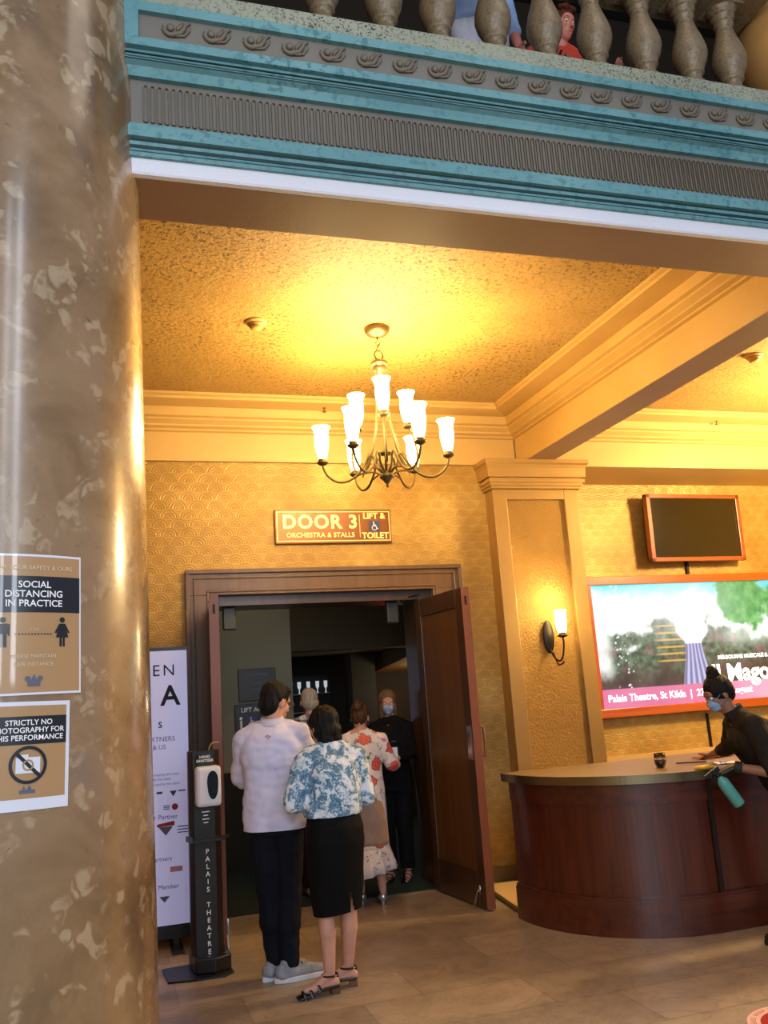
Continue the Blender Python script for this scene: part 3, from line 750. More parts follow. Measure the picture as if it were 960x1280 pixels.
# shelf with pale glasses
t = thing('glass_rack', 'dark shelf unit with rails on the far foyer wall above the grey-haired head', 'shelf', (2.42, 11.5, 1.6))
bm = BM(); box(bm, 2.13, 2.72, 11.4, 11.6, 1.40, 1.92); obj('backboard', bm, M['black_matt'], t, world=True)
bm = BM(); box(bm, 2.15, 2.70, 11.3, 11.41, 1.68, 1.695); box(bm, 2.15, 2.70, 11.3, 11.41, 1.45, 1.465); obj('rail', bm, M['chrome'], t, world=True)
mgl = m_glow('glint_glass', '#d8e2e8', .5, '#c8d2d8')  # glints on the glasses put in as a weak glow
g0 = None
for i, x in enumerate((2.20, 2.31, 2.43, 2.55, 2.66)):
    if g0 is None:
        bm = BM(); lathe(bm, [(.018, 0), (.006, .01), (.006, .05), (.022, .08), (.024, .15)], 12); g0 = obj('wine_glass', bm, mgl); o = g0
    else: o = g0.copy(); C.objects.link(o)
    o.location = (x, 11.36, 1.696)
    tag(o, 'pale stemmed glass standing on the dark foyer shelf', 'glass', 'pale glasses on the foyer shelf')

# ------------------------------------------------------------------ television
tv = thing('television', 'switched-off flat television in brown timber frame above the lit poster', 'television', (5.98, 7.86, 3.14), R(1.5))
bm = BM(); w, h = .60, .36
for a in ((-w, w, h-.045, h), (-w, w, -h, -h+.045), (-w, -w+.05, -h, h), (w-.05, w, -h, h)): box(bm, a[0], a[1], -.05, .02, a[2], a[3])
obj('timber_frame', bm, M['frame_brown'], tv, bevel=.005)
bm = BM(); box(bm, -w+.05, w-.05, -.03, .02, -h+.045, h-.045); obj('screen', bm, M['screen'], tv)
bm = BM(); box(bm, -w+.03, w-.03, .02, .07, -h+.03, h-.03); box(bm, -.2, .2, .07, .14, -.2, .2); obj('rear_case', bm, M['black'], tv)
tv.rotation_euler = (R(2.0), 0, R(1.5))
bm = BM(); box(bm, 5.90, 5.93, 7.965, 8.0, 2.66, 2.80); tag(obj('wall_conduit', bm, M['iron']), 'short brown cable cover between television and poster frame', 'conduit')
bm = BM(); box(bm, 5.905, 5.925, 7.975, 8.0, .86, 1.20); tag(obj('wall_conduit', bm, M['iron']), 'thin vertical cable cover on gold wall below the poster', 'conduit')

# ------------------------------------------------------------------ lit poster
P0x, P1x, P0z, P1z = 4.66, 7.55, 1.32, 2.56
ps = thing('lightbox_poster', 'large illuminated garden poster in orange timber frame behind the counter', 'poster', (6.1, 7.95, 1.9))
K = dict(parent=ps, world=True)
bm = BM(); box(bm, P0x-.06, P1x+.06, 7.88, 8.0, P1z, P1z+.085); box(bm, P0x-.06, P1x+.06, 7.88, 8.0, P0z-.085, P0z); box(bm, P0x-.06, P0x, 7.88, 8, P0z, P1z); box(bm, P1x, P1x+.06, 7.88, 8, P0z, P1z)
obj('timber_frame', bm, M['frame_orange'], bevel=.005, **K)
def art(u, v):
    X = u*2.89; Z = v*1.24
    def nz(s, o=0, d=4): return noise.fractal(Vector((X*s+o, Z*s, o)), 1., 2., d)*.5+.5
    def mixc(a, b, t): t = max(0, min(1, t)); return [a[i]*(1-t)+b[i]*t for i in range(3)]
    def ss(a, b, x): t = max(0, min(1, (x-a)/(b-a))); return t*t*(3-2*t)
    c = mixc([.98, 1, .98], [.25, .8, .85], ss(.85, 1.05, Z/1.24*1.0+ (nz(2)-.5)*.3)*.9)
    # hedge / garden middle band
    hz = .80 + (nz(3.2, 3)-.5)*.5 - .12*abs(X-.9)
    g = mixc([.10, .16, .10], [.45, .52, .42], nz(14, 5))
    g = mixc(g, [.55, .30, .36], ss(.62, .75, nz(7, 9))*.6)
    c = mixc(c, g, ss(.03, -.06, Z-hz)*ss(0, .15, X-.1))
    # pale haze over the path
    c = mixc(c, [.9, .95, .88], ss(.2, .0, abs(Z-.72-.05*math.sin(X*3)))*ss(1.4, 1.8, X)*.9*nz(3, 2)*1.6)
    low = mixc([.17, .13, .12], [.32, .26, .22], nz(5, 7))
    c = mixc(c, low, ss(.55, .25, Z+(nz(4, 1)-.5)*.3))
    # green tree masses upper right
    t1 = ((X-1.86)/.34)**2 + ((Z-1.05)/.34)**2 + (nz(6, 4)-.5)*1.2
    t2 = ((X-2.5)/.40)**2 + ((Z-.98)/.30)**2 + (nz(6, 6)-.5)*1.2
    c = mixc(c, mixc([.08, .42, .16], [.45, .75, .40], nz(9, 8)), ss(1.1, .7, min(t1, t2)))
    # white blossom spray at left
    spray = ss(.17, .04, abs(X-.24-.10*(1.24-Z)))
    bd = noise.voronoi(Vector((X*22, Z*22, 0)))[0][0]
    c = mixc(c, [.97, .95, 1], .95*spray*ss(.30, .18, bd))
    # stone steps, ochre
    if .70 < X < 1.08 and .38 < Z < .82:
        sv = (Z*14) % 1
        c = mixc(c, [.85, .62, .25], ss(.35, .2, sv)*ss(.25, .1, abs(X-.9))*.9)
    # fluted pale garden urn on lavender pedestal
    cx = 1.17
    wd = .19 - .09*ss(.08, .62, Z) if Z < .60 else (.10 + .10*ss(.60, .74, Z) if Z < .80 else .17*math.sqrt(max(0, 1-((Z-.80)/.20)**2)))
    if .06 < Z < 1.0:
        m = ss(.012, -.012, abs(X-cx)-wd)
        fl = .5+.5*math.sin((X-cx)/max(wd, .03)*16)
        pc = mixc([.38, .36, .52], [.72, .72, .9], fl) if Z < .60 else mixc([.86, .88, 1], [1, 1, 1], nz(10, 2))
        c = mixc(c, pc, m)
    # pink footer band
    if Z < .19: c = mixc([.80, .36, .52], [.98, .62, .72], ss(.4, 2.6, X)*.9 + (nz(1.2, 3)-.5)*.6)
    glow = math.exp(-((X-1.1)**2/.35 + (Z-1.0)**2/.12))
    c = mixc(c, [1, 1, 1], glow*.6*(0 if (Z < .6) else 1))
    return c
NX, NZ = 420, 180
me = bpy.data.meshes.new('artwork')
vs = [(P0x + (P1x-P0x)*i/NX, 7.93, P0z + (P1z-P0z)*j/NZ) for j in range(NZ+1) for i in range(NX+1)]
fs = [(j*(NX+1)+i, j*(NX+1)+i+1, (j+1)*(NX+1)+i+1, (j+1)*(NX+1)+i) for j in range(NZ) for i in range(NX)]
me.from_pydata(vs, [], fs); ca = me.color_attributes.new('paint', 'FLOAT_COLOR', 'POINT')
buf = []
for j in range(NZ+1):
    for i in range(NX+1):
        c = art(i/NX, j/NZ); buf += [c[0]**1.8, c[1]**1.8, c[2]**1.8, 1]
ca.data.foreach_set('color', buf)
a = Mat('lit_artwork', rough=.2); n = a.N.new('ShaderNodeVertexColor'); n.layer_name = 'paint'
a.b.inputs['Base Color'].default_value = (.02, .02, .02, 1); a.L.new(n.outputs[0], a.b.inputs['Emission Color']); a.b.inputs['Emission Strength'].default_value = 1.05
link_mesh('artwork', me, a.m, ps, True)
lw = m_glow('lit_letters', '#ffffff', 1.3)
TP = lambda b, s, x, z, **k: text('lettering', b, s, at(x, 7.926, z), lw, ps, True, ext=.0004, **k)
TP('Palais Theatre, St Kilda  |  27 and 28 August', .098, 4.74, 1.415, align='LEFT', bold=.018)
TP('Il Mago d', .25, 6.0, 1.59, align='LEFT', bold=.03)
TP('MELBOURNE MUSICALE &', .055, 6.10, 1.76, align='LEFT', bold=.03)

# ------------------------------------------------------------------ ceiling devices
def detector(x, y, label):
    t = thing('smoke_detector', label, 'detector', (x, y, CZ))
    bm = BM(); lathe(bm, [(.068, -.018), (.075, -.006), (.075, 0)], 24); obj('base', bm, M['cornice'], t, smooth=True)
    bm = BM(); lathe(bm, [(.012, -.062), (.035, -.058), (.045, -.045), (.04, -.034), (.055, -.03), (.058, -.018)], 24); obj('sensor_head', bm, M['beam'], t, smooth=True)
detector(.944, 5.544, 'round ceiling smoke detector left of the chandelier')
detector(5.08, 5.60, 'round ceiling smoke detector beyond the dividing beam, above the television')
def sprinkler(x, label):
    t = thing('sprinkler_head', label, 'sprinkler', (x, 7.10, 4.09))
    bm = BM(); lathe(bm, [(.02, 0), (.02, .012)], 12); tube(bm, [(0, 0, 0), (0, 0, -.03)], .006, 6); obj('stem', bm, M['bronze'], t)
    bm = BM(); lathe(bm, [(.016, -.036), (.018, -.03)], 12); obj('deflector', bm, M['bronze'], t)
sprinkler(1.78, 'tiny sprinkler head on the cornice behind the chandelier'); sprinkler(5.85, 'tiny sprinkler head on bright cornice above the television')

# ------------------------------------------------------------------ chandelier
def glass_shade(r=1.0):
    bm = BM()
    prof = [(.026, 0), (.034, .03), (.043, .07), (.048, .11), (.048, .15), (.046, .18), (.05, .205), (.064, .232)]
    lathe(bm, prof + [(p[0]-.003, p[1]) for p in prof[::-1]][:-1] + [(.02, .004)], 24, cap=False); return bm
ch = thing('chandelier', 'nine-light aged bronze chandelier with lit flared glass shades hanging from the ceiling', 'chandelier', (1.80, 5.53, 0))
bm = BM(); lathe(bm, [(.004, 4.08), (.03, 4.085), (.07, 4.10), (.09, 4.125), (.092, 4.15)], 28); obj('ceiling_rose', bm, M['bronze'], ch, smooth=True)
bm = BM()
def torus(bm, c, R0, r0, M3):
    pts = [(Vector(c) + M3 @ Vector((R0*math.cos(a), 0, R0*math.sin(a)))) for a in [2*PI*i/16 for i in range(17)]]
    tube(bm, pts, r0, 6)
tube(bm, [(0, 0, 4.08), (0, 0, 4.06)], .008, 6)
torus(bm, (0, 0, 4.035), .014, .004, Matrix.Rotation(0, 3, 'Z')); torus(bm, (0, 0, 4.01), .014, .004, Matrix.Rotation(PI/2, 3, 'Z')); torus(bm, (0, 0, 3.985), .014, .004, Matrix.Rotation(.3, 3, 'Z'))
torus(bm, (0, 0, 3.945), .034, .006, Matrix.Rotation(.2, 3, 'Z')); obj('chain', bm, M['bronze'], ch, smooth=True)
bm = BM(); lathe(bm, [(.01, 3.905), (.05, 3.90), (.062, 3.885), (.06, 3.87), (.045, 3.865), (.045, 3.85), (.055, 3.84), (.036, 3.825), (.036, 3.76), (.04, 3.745), (.02, 3.73)], 24); obj('top_collar', bm, M['bronze'], ch, smooth=True)
bm = BM(); tube(bm, [(0, 0, 3.74), (0, 0, 3.07)], .008, 8); lathe(bm, [(.01, 3.215), (.05, 3.222), (.052, 3.235), (.03, 3.245), (.01, 3.25)], 20); obj('centre_rod', bm, M['bronze'], ch, smooth=True)
bm = BM(); lathe(bm, [(.002, 2.985), (.01, 2.995), (.006, 3.01), (.02, 3.025), (.03, 3.04), (.05, 3.055), (.052, 3.075), (.03, 3.09), (.02, 3.10)], 24); obj('bottom_finial', bm, M['bronze'], ch, smooth=True)
proto_shade = None
def arm(th, tier):
    c, s = math.cos(th), math.sin(th); bm = BM()
    def P(r, z): return (r*c, r*s, z)
    if tier == 'low':
        r, z0 = .433, 3.20
        pts = spline([P(.03, 3.09), P(.075, 3.15), P(.085, 3.20), P(.11, 3.22), P(.14, 3.17), P(.19, 3.10), P(.26, 3.05), P(.335, 3.045), P(.40, 3.09), P(.43, 3.15), P(r, z0-.02)], 5)
        tube(bm, spline([P(.035, 3.075), P(.10, 3.10), P(.20, 3.085)], 4), .006, 6)
    else:
        r, z0 = .205, 3.455
        pts = spline([P(.03, 3.76), P(.035, 3.62), P(.055, 3.45), P(.095, 3.28), P(.145, 3.16), P(.20, 3.12), P(.25, 3.16), P(.265, 3.25), P(.245, 3.36), P(r, z0-.02)], 5)
        pts2 = None
    tube(bm, pts, .0085, 8)
    a = obj('arm', bm, M['bronze'], ch, smooth=True)
    bm = BM(); x, y = r*c, r*s
    lathe(bm, [(.006, z0-.035), (.02, z0-.03), (.038, z0-.018), (.042, z0-.008), (.03, z0-.004), (.026, z0+.004), (.03, z0+.012)], 18, cx=x, cy=y); obj('candle_cup', bm, M['bronze'], a, smooth=True)
    o = obj('glass_shade', glass_shade(), M['shade'], a, smooth=True); o.location = (x, y, z0+.01)
    ld = bpy.data.lights.new('lamp', 'POINT'); ld.energy = LAMP; ld.color = LC; ld.shadow_soft_size = .03
    lo = bpy.data.objects.new('lamp', ld); C.objects.link(lo); lo.location = (1.80+x, 5.53+y, z0+.27)
LAMP = 19; LC = (1, .73, .36)
for k in range(6): arm(R(-16+60*k), 'low')
for k in range(3): arm(R(-106+120*k), 'up')
bm = BM()
for k in range(6):
    th = R(14+60*k); c, s = math.cos(th), math.sin(th)
    tube(bm, spline([(.03*c, .03*s, 3.75), (.05*c, .05*s, 3.5), (.10*c, .10*s, 3.28), (.15*c, .15*s, 3.18), (.19*c, .19*s, 3.09)], 5), .005, 6)
obj('stay_rod', bm, M['bronze'], ch, smooth=True)

# sconce on pilaster
sc_ = thing('wall_sconce', 'bronze wall sconce with one lit glass on the gold pilaster', 'wall lamp', (3.80, 7.17, 2.0))
bm = BM(); ell(bm, (-.045, .0, .02), (.055, .022, .15), seg=20); obj('back_plate', bm, M['iron'], sc_, smooth=True)
bm = BM(); tube(bm, spline([(-.045, 0, -.08), (-.03, -.04, -.16), (.0, -.08, -.20), (.02, -.11, -.16), (.035, -.12, -.06), (.03, -.12, .02)]), .008, 8)
tube(bm, spline([(-.03, -.03, -.12), (-.02, -.06, -.2), (-.01, -.08, -.235), (.03, -.09, -.22), (.03, -.09, -.205)]), .007, 8); obj('arm', bm, M['iron'], sc_, smooth=True)
bm = BM(); lathe(bm, [(.01, 0), (.045, .012), (.05, .02), (.03, .026), (.028, .04), (.034, .048)], 18, cx=.03, cy=-.12); obj('candle_cup', bm, M['iron'], sc_, smooth=True)
bm = BM(); prof = [(.034, .045), (.046, .09), (.05, .14), (.046, .2), (.055, .245)]; lathe(bm, prof + [(p[0]-.003, p[1]) for p in prof[::-1]], 24, cx=.03, cy=-.12, cap=False); obj('glass_shade', bm, M['shade_wall'], sc_, smooth=True)

# ------------------------------------------------------------------ reception counter
ct = thing('reception_counter', 'curved mahogany counter with brushed metal edged top in front of the pilaster', 'counter', (3.7, 6.05, 0))
K = dict(parent=ct, world=True)
def outline(r, back=6.15, xr=5.9, n=40):
    pts = [(3.70 - math.sqrt(max(0, r*r-(back-6.05)**2)), back)]
    a0 = math.atan2(back-6.05, -math.sqrt(r*r-(back-6.05)**2)); a0 = a0 if a0 > 0 else a0+2*PI
    for i in range(1, n+1):
        a = a0 + (1.5*PI-a0)*i/n; pts.append((3.70 + r*math.cos(a), 6.05 + r*math.sin(a)))
    pts += [(xr, 6.05-r), (xr, back+.15), (3.9, back+.05)]
    return pts
def slab(name, r, z0, z1, m, **k):
    bm = BM(); prism(bm, outline(r), z0, z1, 'z'); return obj(name, bm, m, **K, **k)
slab('body', .925, .0, .93, M['mahog'])
def ringwall(name, r, z0, z1, m, th=.03, a0=175, a1=270, extra=True, xr=5.9):
    bm = BM(); n = 48; po = []; pi_ = []
    for i in range(n+1):
        a = R(a0 + (a1-a0)*i/n); po.append((3.7+r*math.cos(a), 6.05+r*math.sin(a))); pi_.append((3.7+(r-th)*math.cos(a), 6.05+(r-th)*math.sin(a)))
    if extra: po.append((xr, 6.05-r)); pi_.append((xr, 6.05-r+th))
    prism(bm, po + pi_[::-1], z0, z1, 'z'); return obj(name, bm, m, **K)
ringwall('plinth_band', .955, .0, .215, M['mahog_x']); ringwall('plinth_moulding', .948, .215, .235, M['mahog_x'])
ringwall('upper_rail', .94, .80, .93, M['mahog_x'])
bm = BM(); box(bm, 3.70, 3.735, 5.105, 5.14, .0, .93); obj('panel_joint', bm, simple('dark_joint', '#1a0c06', .5), **K)
slab('countertop', .985, .955, .99, M['steel'] if False else simple('bronze_laminate', '#7a6238', .42, coat=.1))
ringwall('metal_edge', .995, .935, .991, M['steel'], .012)
slab('top_support', .97, .93, .955, M['mahog_x'])

# things on counter
gl = thing('tumbler', 'stemless glass half full of dark drink on the counter', 'glass', (3.60, 5.44, .99))
bm = BM(); lathe(bm, [(.001, .001), (.028, .002), (.04, .03), (.042, .06), (.036, .10), (.034, .10), (.04, .06), (.038, .03), (.026, .006), (.001, .005)], 24, cap=False); obj('bowl', bm, M['glass'], gl, smooth=True)
bm = BM(); lathe(bm, [(.025, .007), (.037, .03), (.0385, .055)], 24); obj('drink', bm, M['wine'], gl, smooth=True)
bm = BM(); tube(bm, [(3.80, 5.55, .998), (3.99, 5.47, .998)], [.008, .008], 8, flat=.6)
tag(obj('black_marker', bm, M['black']), 'slim black handle lying flat on the countertop near the glass', 'tool')
bm = BM(); v = box(bm, -.13, .13, -.05, .05, 0, .012); o = obj('blue_clip', bm, simple('royal_blue', '#1c2f8a', .4), bevel=.004); o.location = (4.01, 5.33, .99); o.rotation_euler = (0, 0, R(25)); o.scale = (.35, .5, 1)
tag(o, 'small royal blue clip on the countertop under the server\'s hand', 'clip')
def rag(name, label, cx, cy, z, sx, sy, m, rz, cat, seed):
    bm = BM(); g = []
    for i in range(13):
        g.append([])
        for j in range(9):
            u, v = (i/12-.5), (j/8-.5); h = .016*abs(noise.noise(Vector((u*5+seed, v*5, 0)))) + .004
            q = Matrix.Rotation(rz, 3, 'Z') @ Vector((u*sx*(1+.15*noise.noise(Vector((v*6, seed, 1)))), v*sy, h)); g[-1].append(bm.verts.new((cx+q.x, cy+q.y, z+q.z)))
    for i in range(12):
        for j in range(8): bm.faces.new((g[i][j], g[i+1][j], g[i+1][j+1], g[i][j+1]))
    o = obj(name, bm, m, smooth=True); s = o.modifiers.new('s', 'SOLIDIFY'); s.thickness = .004; s.offset = 1
    return tag(o, label, cat)
rag('red_cloth', 'folded red cloth on the countertop under the reaching hand', 4.27, 5.75, .992, .36, .12, simple('red_fabric', '#a52315', .8), R(15), 'cloth', 3)
rag('white_cloth', 'crumpled white cloth on the countertop by the spray bottle', 4.02, 5.30, .992, .17, .12, simple('white_fabric', '#d8d8de', .8), R(-10), 'cloth', 8)
bm = BM(); v = box(bm, -.065, .065, -.04, .04, 0, .02); o = obj('yellow_sponge', bm, simple('yellow_foam', '#d9b33a', .9), bevel=.008); o.location = (3.72, 5.13, .992); o.rotation_euler = (0, 0, R(20))
tag(o, 'yellow sponge at the counter edge beside the gloved hand', 'sponge')

# floor decal
dc = thing('floor_decal', 'round red and white distancing sticker on the stone floor', 'floor sticker', (3.03, 3.70, 0))
K = dict(parent=dc)
bm = BM(); lathe(bm, [(.245, .0005), (.245, .002)], 48); obj('white_disc', bm, simple('decal_pink_white', '#e0b4a4', .4), dc)
bm = BM(); lathe(bm, [(.185, .002), (.185, .003)], 48); obj('red_disc', bm, simple('decal_red', '#a01b20', .4), dc)
fl = lambda b, s, x, y, m: text('lettering', b, s, Matrix.Translation((x, y, .0032)), m, dc, ext=.0002, bold=.02)
fl('1.5', .11, 0, .085, simple('decal_pink', '#d98a7c', .5)); fl('METRES\nAPART', .06, 0, -.03, simple('decal_pink2', '#d98a7c', .5))
for i, chh in enumerate('PLEASE KEEP YOUR DISTANCE'):
    if chh == ' ': continue
    an = R(165 - i*6.2)
    text('lettering', chh, .035, Matrix.Translation((.215*math.cos(an), .215*math.sin(an), .0023)) @ Matrix.Rotation(an-PI/2, 4, 'Z'), simple('decal_txt', '#a8503f', .5) if i == 0 else bpy.data.materials['decal_txt'], dc, ext=.0002)
# ------------------------------------------------------------------ people
def skin_mat(name, c0, c1): 
    a = Mat(name, rough=.5); a.b.inputs['Subsurface Weight'].default_value = .08; a.b.inputs['Subsurface Radius'].default_value = (.02, .01, .005)
    a.col(a.ramp(a.noise(8, 3), [(.3, c0), (.7, c1)])); a.bump(a.noise(120, 2), .08, .001); return a.m
SK1 = skin_mat('skin_light', '#b9836a', '#c99780'); SK2 = skin_mat('skin_ruddy', '#c67762', '#d98d78'); SK3 = skin_mat('skin_warm', '#7d5540', '#91654c')
def hair_mat(name, c0, c1):
    a = Mat(name, rough=.62, spec=.25); n = a.noise(10, 5, .7, 1., vec=a.mapping((9, 9, 1.2))); a.col(a.ramp(n, [(.3, c0), (.7, c1)])); a.bump(n, .8, .006); return a.m
H_BLACK = hair_mat('hair_black', '#040303', '#0e0b09'); H_BROWN = hair_mat('hair_brown', '#2b1a10', '#5b3d27'); H_GREY = hair_mat('hair_grey', '#77716a', '#b2aca2')
H_BLOND = hair_mat('hair_dark_blond', '#4a3724', '#7e6544'); H_AUB = hair_mat('hair_auburn', '#3a1710', '#6d2f1c')

def J0(H, sh=.185, hip=.085):
    k = H/1.75
    J = dict(neck=(0, -.01, 1.47), head=(0, .02, 1.63), chest=(0, 0, 1.30), waist=(0, 0, 1.08), pelvis=(0, 0, .96))
    for s, n in ((-1, 'L'), (1, 'R')):
        J['sh'+n] = (s*sh, -.01, 1.41); J['el'+n] = (s*(sh+.06), -.02, 1.13); J['wr'+n] = (s*(sh+.05), .06, .88)
        J['hip'+n] = (s*hip, 0, .92); J['kn'+n] = (s*hip, .02, .50); J['an'+n] = (s*hip, -.01, .085)
    return {a: Vector(b)*k for a, b in J.items()}

def hand(bm, w, d, pn, k=1.0, curl=.5):
    """w wrist, d direction of the hand, pn direction the thumb side points"""
    w = Vector(w); d = Vector(d).normalized(); t = Vector(pn); t = (t - d*t.dot(d)).normalized(); n = d.cross(t).normalized()
    for o in (-.026, -.009, .009, .026): capsule(bm, w + t*o*.6*k, w + d*.082*k + t*o*k, .014*k, .0125*k, 8)
    for o, L, in ((-.029, .052), (-.010, .068), (.010, .073), (.029, .066)):
        p0 = w + d*.085*k + t*o*k; p1 = p0 + (d*.8*math.cos(curl) + n*math.sin(curl))*L*.55*k; p2 = p1 + (d*math.cos(curl*2) + n*math.sin(curl*2))*L*.5*k
        capsule(bm, p0, p1, .0095*k, .0088*k, 8); capsule(bm, p1, p2, .0088*k, .0075*k, 8)
    q0 = w + d*.025*k + t*.028*k; q1 = q0 + (d*.6 + t*.7 + n*.25).normalized()*.042*k; q2 = q1 + (d*.9 + t*.2 + n*.3).normalized()*.032*k
    capsule(bm, q0, q1, .013*k, .0105*k, 8); capsule(bm, q1, q2, .0105*k, .0085*k, 8)

def head_parts(bm, Mh, fem=False):
    def e(c, r, rot=None): 
        bmesh.ops.create_uvsphere(bm, u_segments=16, v_segments=12, radius=1, matrix=Mh @ Matrix.Translation(c) @ (Euler(rot).to_matrix().to_4x4() if rot else Matrix()) @ Matrix.Diagonal((*r, 1)))
    def cp(a, b, ra, rb): capsule(bm, Mh @ Vector(a), Mh @ Vector(b), ra, rb, 8)
    e((0, -.012, .025), (.074, .092, .095)); e((0, .025, -.03), (.058, .062, .075)); e((0, .045, -.075), (.036, .038, .032)); e((0, -.03, -.03), (.058, .06, .06))
    e((0, .068, .035), (.05, .022, .03))
    cp((0, .088, .012), (0, .106, -.026), .009, .013); e((0, .094, -.030), (.018, .012, .009))
    e((-.077, -.005, -.008), (.009, .02, .031), (0, .1, .2)); e((.077, -.005, -.008), (.009, .02, .031), (0, -.1, -.2))
    cp((-.038, .082, .028), (-.014, .09, .026), .007, .006); cp((.038, .082, .028), (.014, .09, .026), .007, .006)
    cp((-.036, .066, -.012), (-.04, .05, -.035), .018, .018); cp((.036, .066, -.012), (.04, .05, -.035), .018, .018)
    cp((-.018, .083, -.055), (.018, .083, -.055), .007, .007); cp((-.014, .082, -.066), (.014, .082, -.066), .008, .008)

def person(label, loc, rz, H, skin, J=None, hand_dirs=None, head_rot=(0, 0, 0), sh=.185, hip=.085, bulk=1.0, foot_dirs=None, eyes=None, cat='person', group=None, hscale=1.0, feet=True):
    k = H/1.75
    t = thing('person', label, cat, loc, rz, group)
    J = {**J0(H, sh, hip), **({a: Vector(b) for a, b in (J or {}).items()})}
    Mh = Matrix.Translation(J['head']) @ Euler(head_rot).to_matrix().to_4x4() @ Matrix.Scale(k*1.0*hscale, 4)
    fd = foot_dirs or {'L': (-.1, 1, 0), 'R': (.1, 1, 0)}
    hd = hand_dirs or {}
    def build(bm):
        head_parts(bm, Mh)
        capsule(bm, J['neck'] - Vector((0, 0, .03)), J['head'] + Vector((0, -.02, -.04)), .055*k*bulk, .052*k, 12)
        spine = [J['pelvis'], J['waist'], J['chest']]
        for p, r in zip(spine, ((.145, .10, .12), (.125, .095, .13), (.145, .10, .16))):
            ell(bm, p, (r[0]*k*bulk, r[1]*k*bulk, r[2]*k))
        capsule(bm, J['shL'], J['shR'], .055*k, .055*k); capsule(bm, J['neck'], J['shL'], .055*k, .05*k); capsule(bm, J['neck'], J['shR'], .055*k, .05*k)
        for n in 'LR':
            s = -1 if n == 'L' else 1
            capsule(bm, J['sh'+n], J['el'+n], .047*k*bulk, .037*k*bulk); capsule(bm, J['el'+n], J['wr'+n], .038*k*bulk, .026*k)
            dd, tt = hd.get(n, ((J['wr'+n]-J['el'+n]).normalized(), (0, 1, .2)))
            hand(bm, J['wr'+n], dd, tt, k)
            capsule(bm, J['hip'+n], J['kn'+n], .082*k*bulk, .054*k); capsule(bm, J['kn'+n], J['kn'+n]*.62 + J['an'+n]*.38 + Vector((0, -.012*k, 0)), .052*k, .054*k)
            capsule(bm, J['kn'+n]*.62 + J['an'+n]*.38 + Vector((0, -.012*k, 0)), J['an'+n], .052*k, .034*k)
            f = Vector(fd[n]).normalized(); a = J['an'+n]
            if feet:
                capsule(bm, a - f*.03*k + Vector((0, 0, -.045*k)), a + f*.10*k + Vector((0, 0, -.058*k)), .032*k, .024*k); capsule(bm, a, a + f*.09*k + Vector((0, 0, -.05*k)), .034*k, .026*k)
                capsule(bm, a + f*.10*k + Vector((0, 0, -.06*k)), a + f*.155*k + Vector((0, 0, -.062*k)), .03*k, .02*k)
    organic('body', build, skin, t, voxel=.0068, smooth=2)
    if eyes:
        for s in (-1, 1):
            bm = BM(); ell(bm, Mh @ Vector((s*.029, 0.074, .008)), (.0125*k,)*3, seg=12); e = obj('eye', bm, simple('eye_white', '#e8e4de', .2), t, smooth=True)
            bm = BM(); g = Vector(eyes); ell(bm, Mh @ (Vector((s*.029, 0.074, .008)) + g.normalized()*.0085), (.0062*k,)*3, seg=10); obj('pupil', bm, simple('pupil', '#1b120c', .2), e, smooth=True)
    return t, J, Mh, k

def folds(amp=.006, fx=14, fz=5, seed=0):
    def f(co): return amp*noise.noise(Vector((co.x*fx+seed, co.y*fx, co.z*fz))) + amp*.5*noise.noise(Vector((co.x*fx*2, co.y*fx*2+seed, co.z*fz*3)))
    return f
def wave_hair(amp=.004, seed=0):
    def f(co): return amp*noise.noise(Vector((co.x*60+seed, co.y*60, co.z*12)))
    return f

def shoe(t, J, n, f, mat, sole, k, up=.0, lace=None):
    f = Vector(f).normalized(); a = Vector(J['an'+n]); g = Vector((a.x, a.y, 0)); sd = Vector((0, 0, 1)).cross(f)
    def b(bm):
        capsule(bm, g - f*.045*k + Vector((0, 0, .05*k)), g + f*.10*k + Vector((0, 0, .042*k)), .043*k, .04*k)
        capsule(bm, g + f*.08*k + Vector((0, 0, .038*k)), g + f*.165*k + Vector((0, 0, .035*k)), .042*k, .033*k)
        capsule(bm, g + Vector((0, 0, .05*k)), g - f*.01*k + Vector((0, 0, .10*k)), .045*k, .044*k)
    s = organic('shoe', b, mat, t, .007, 2, cuts=[((0, 0, .018*k), (0, 0, -1)), ((g-f*.01)+Vector((0, 0, .115*k)), (f.x*-.0, f.y*-.0, 1))])
    bm = BM()
    out = []
    for i in range(24):
        q = 2*PI*i/24; c, sn = math.cos(q), math.sin(q)
        out.append(g + f*(.055*k + .148*k*c) + sd*(.045*k*(1+.12*c)*sn))
    prism(bm, [(p.x, p.y) for p in out], .0, .028*k, 'z'); obj('sole', bm, sole, s, bevel=.005)
    if lace:
        bm = BM()
        for i in range(5):
            c = g + f*(.045+.02*i)*k + Vector((0, 0, (.098-.008*i)*k)); tube(bm, [c - sd*.022 - Vector((0, 0, .008)), c, c + sd*.022 + f*.01 - Vector((0, 0, .008))], .003, 5)
        obj('laces', bm, lace, s)
    return s

def arm_sleeve(bm, J, n, k, r=.06, to=1.0, r2=None, fore=0.0, r3=.045):
    a = J['sh'+n]; e = J['el'+n]; w = J['wr'+n]
    capsule(bm, a, a.lerp(e, to), r*k, (r2 or r)*k)
    if fore: capsule(bm, e, e.lerp(w, fore), (r2 or r)*k, r3*k)

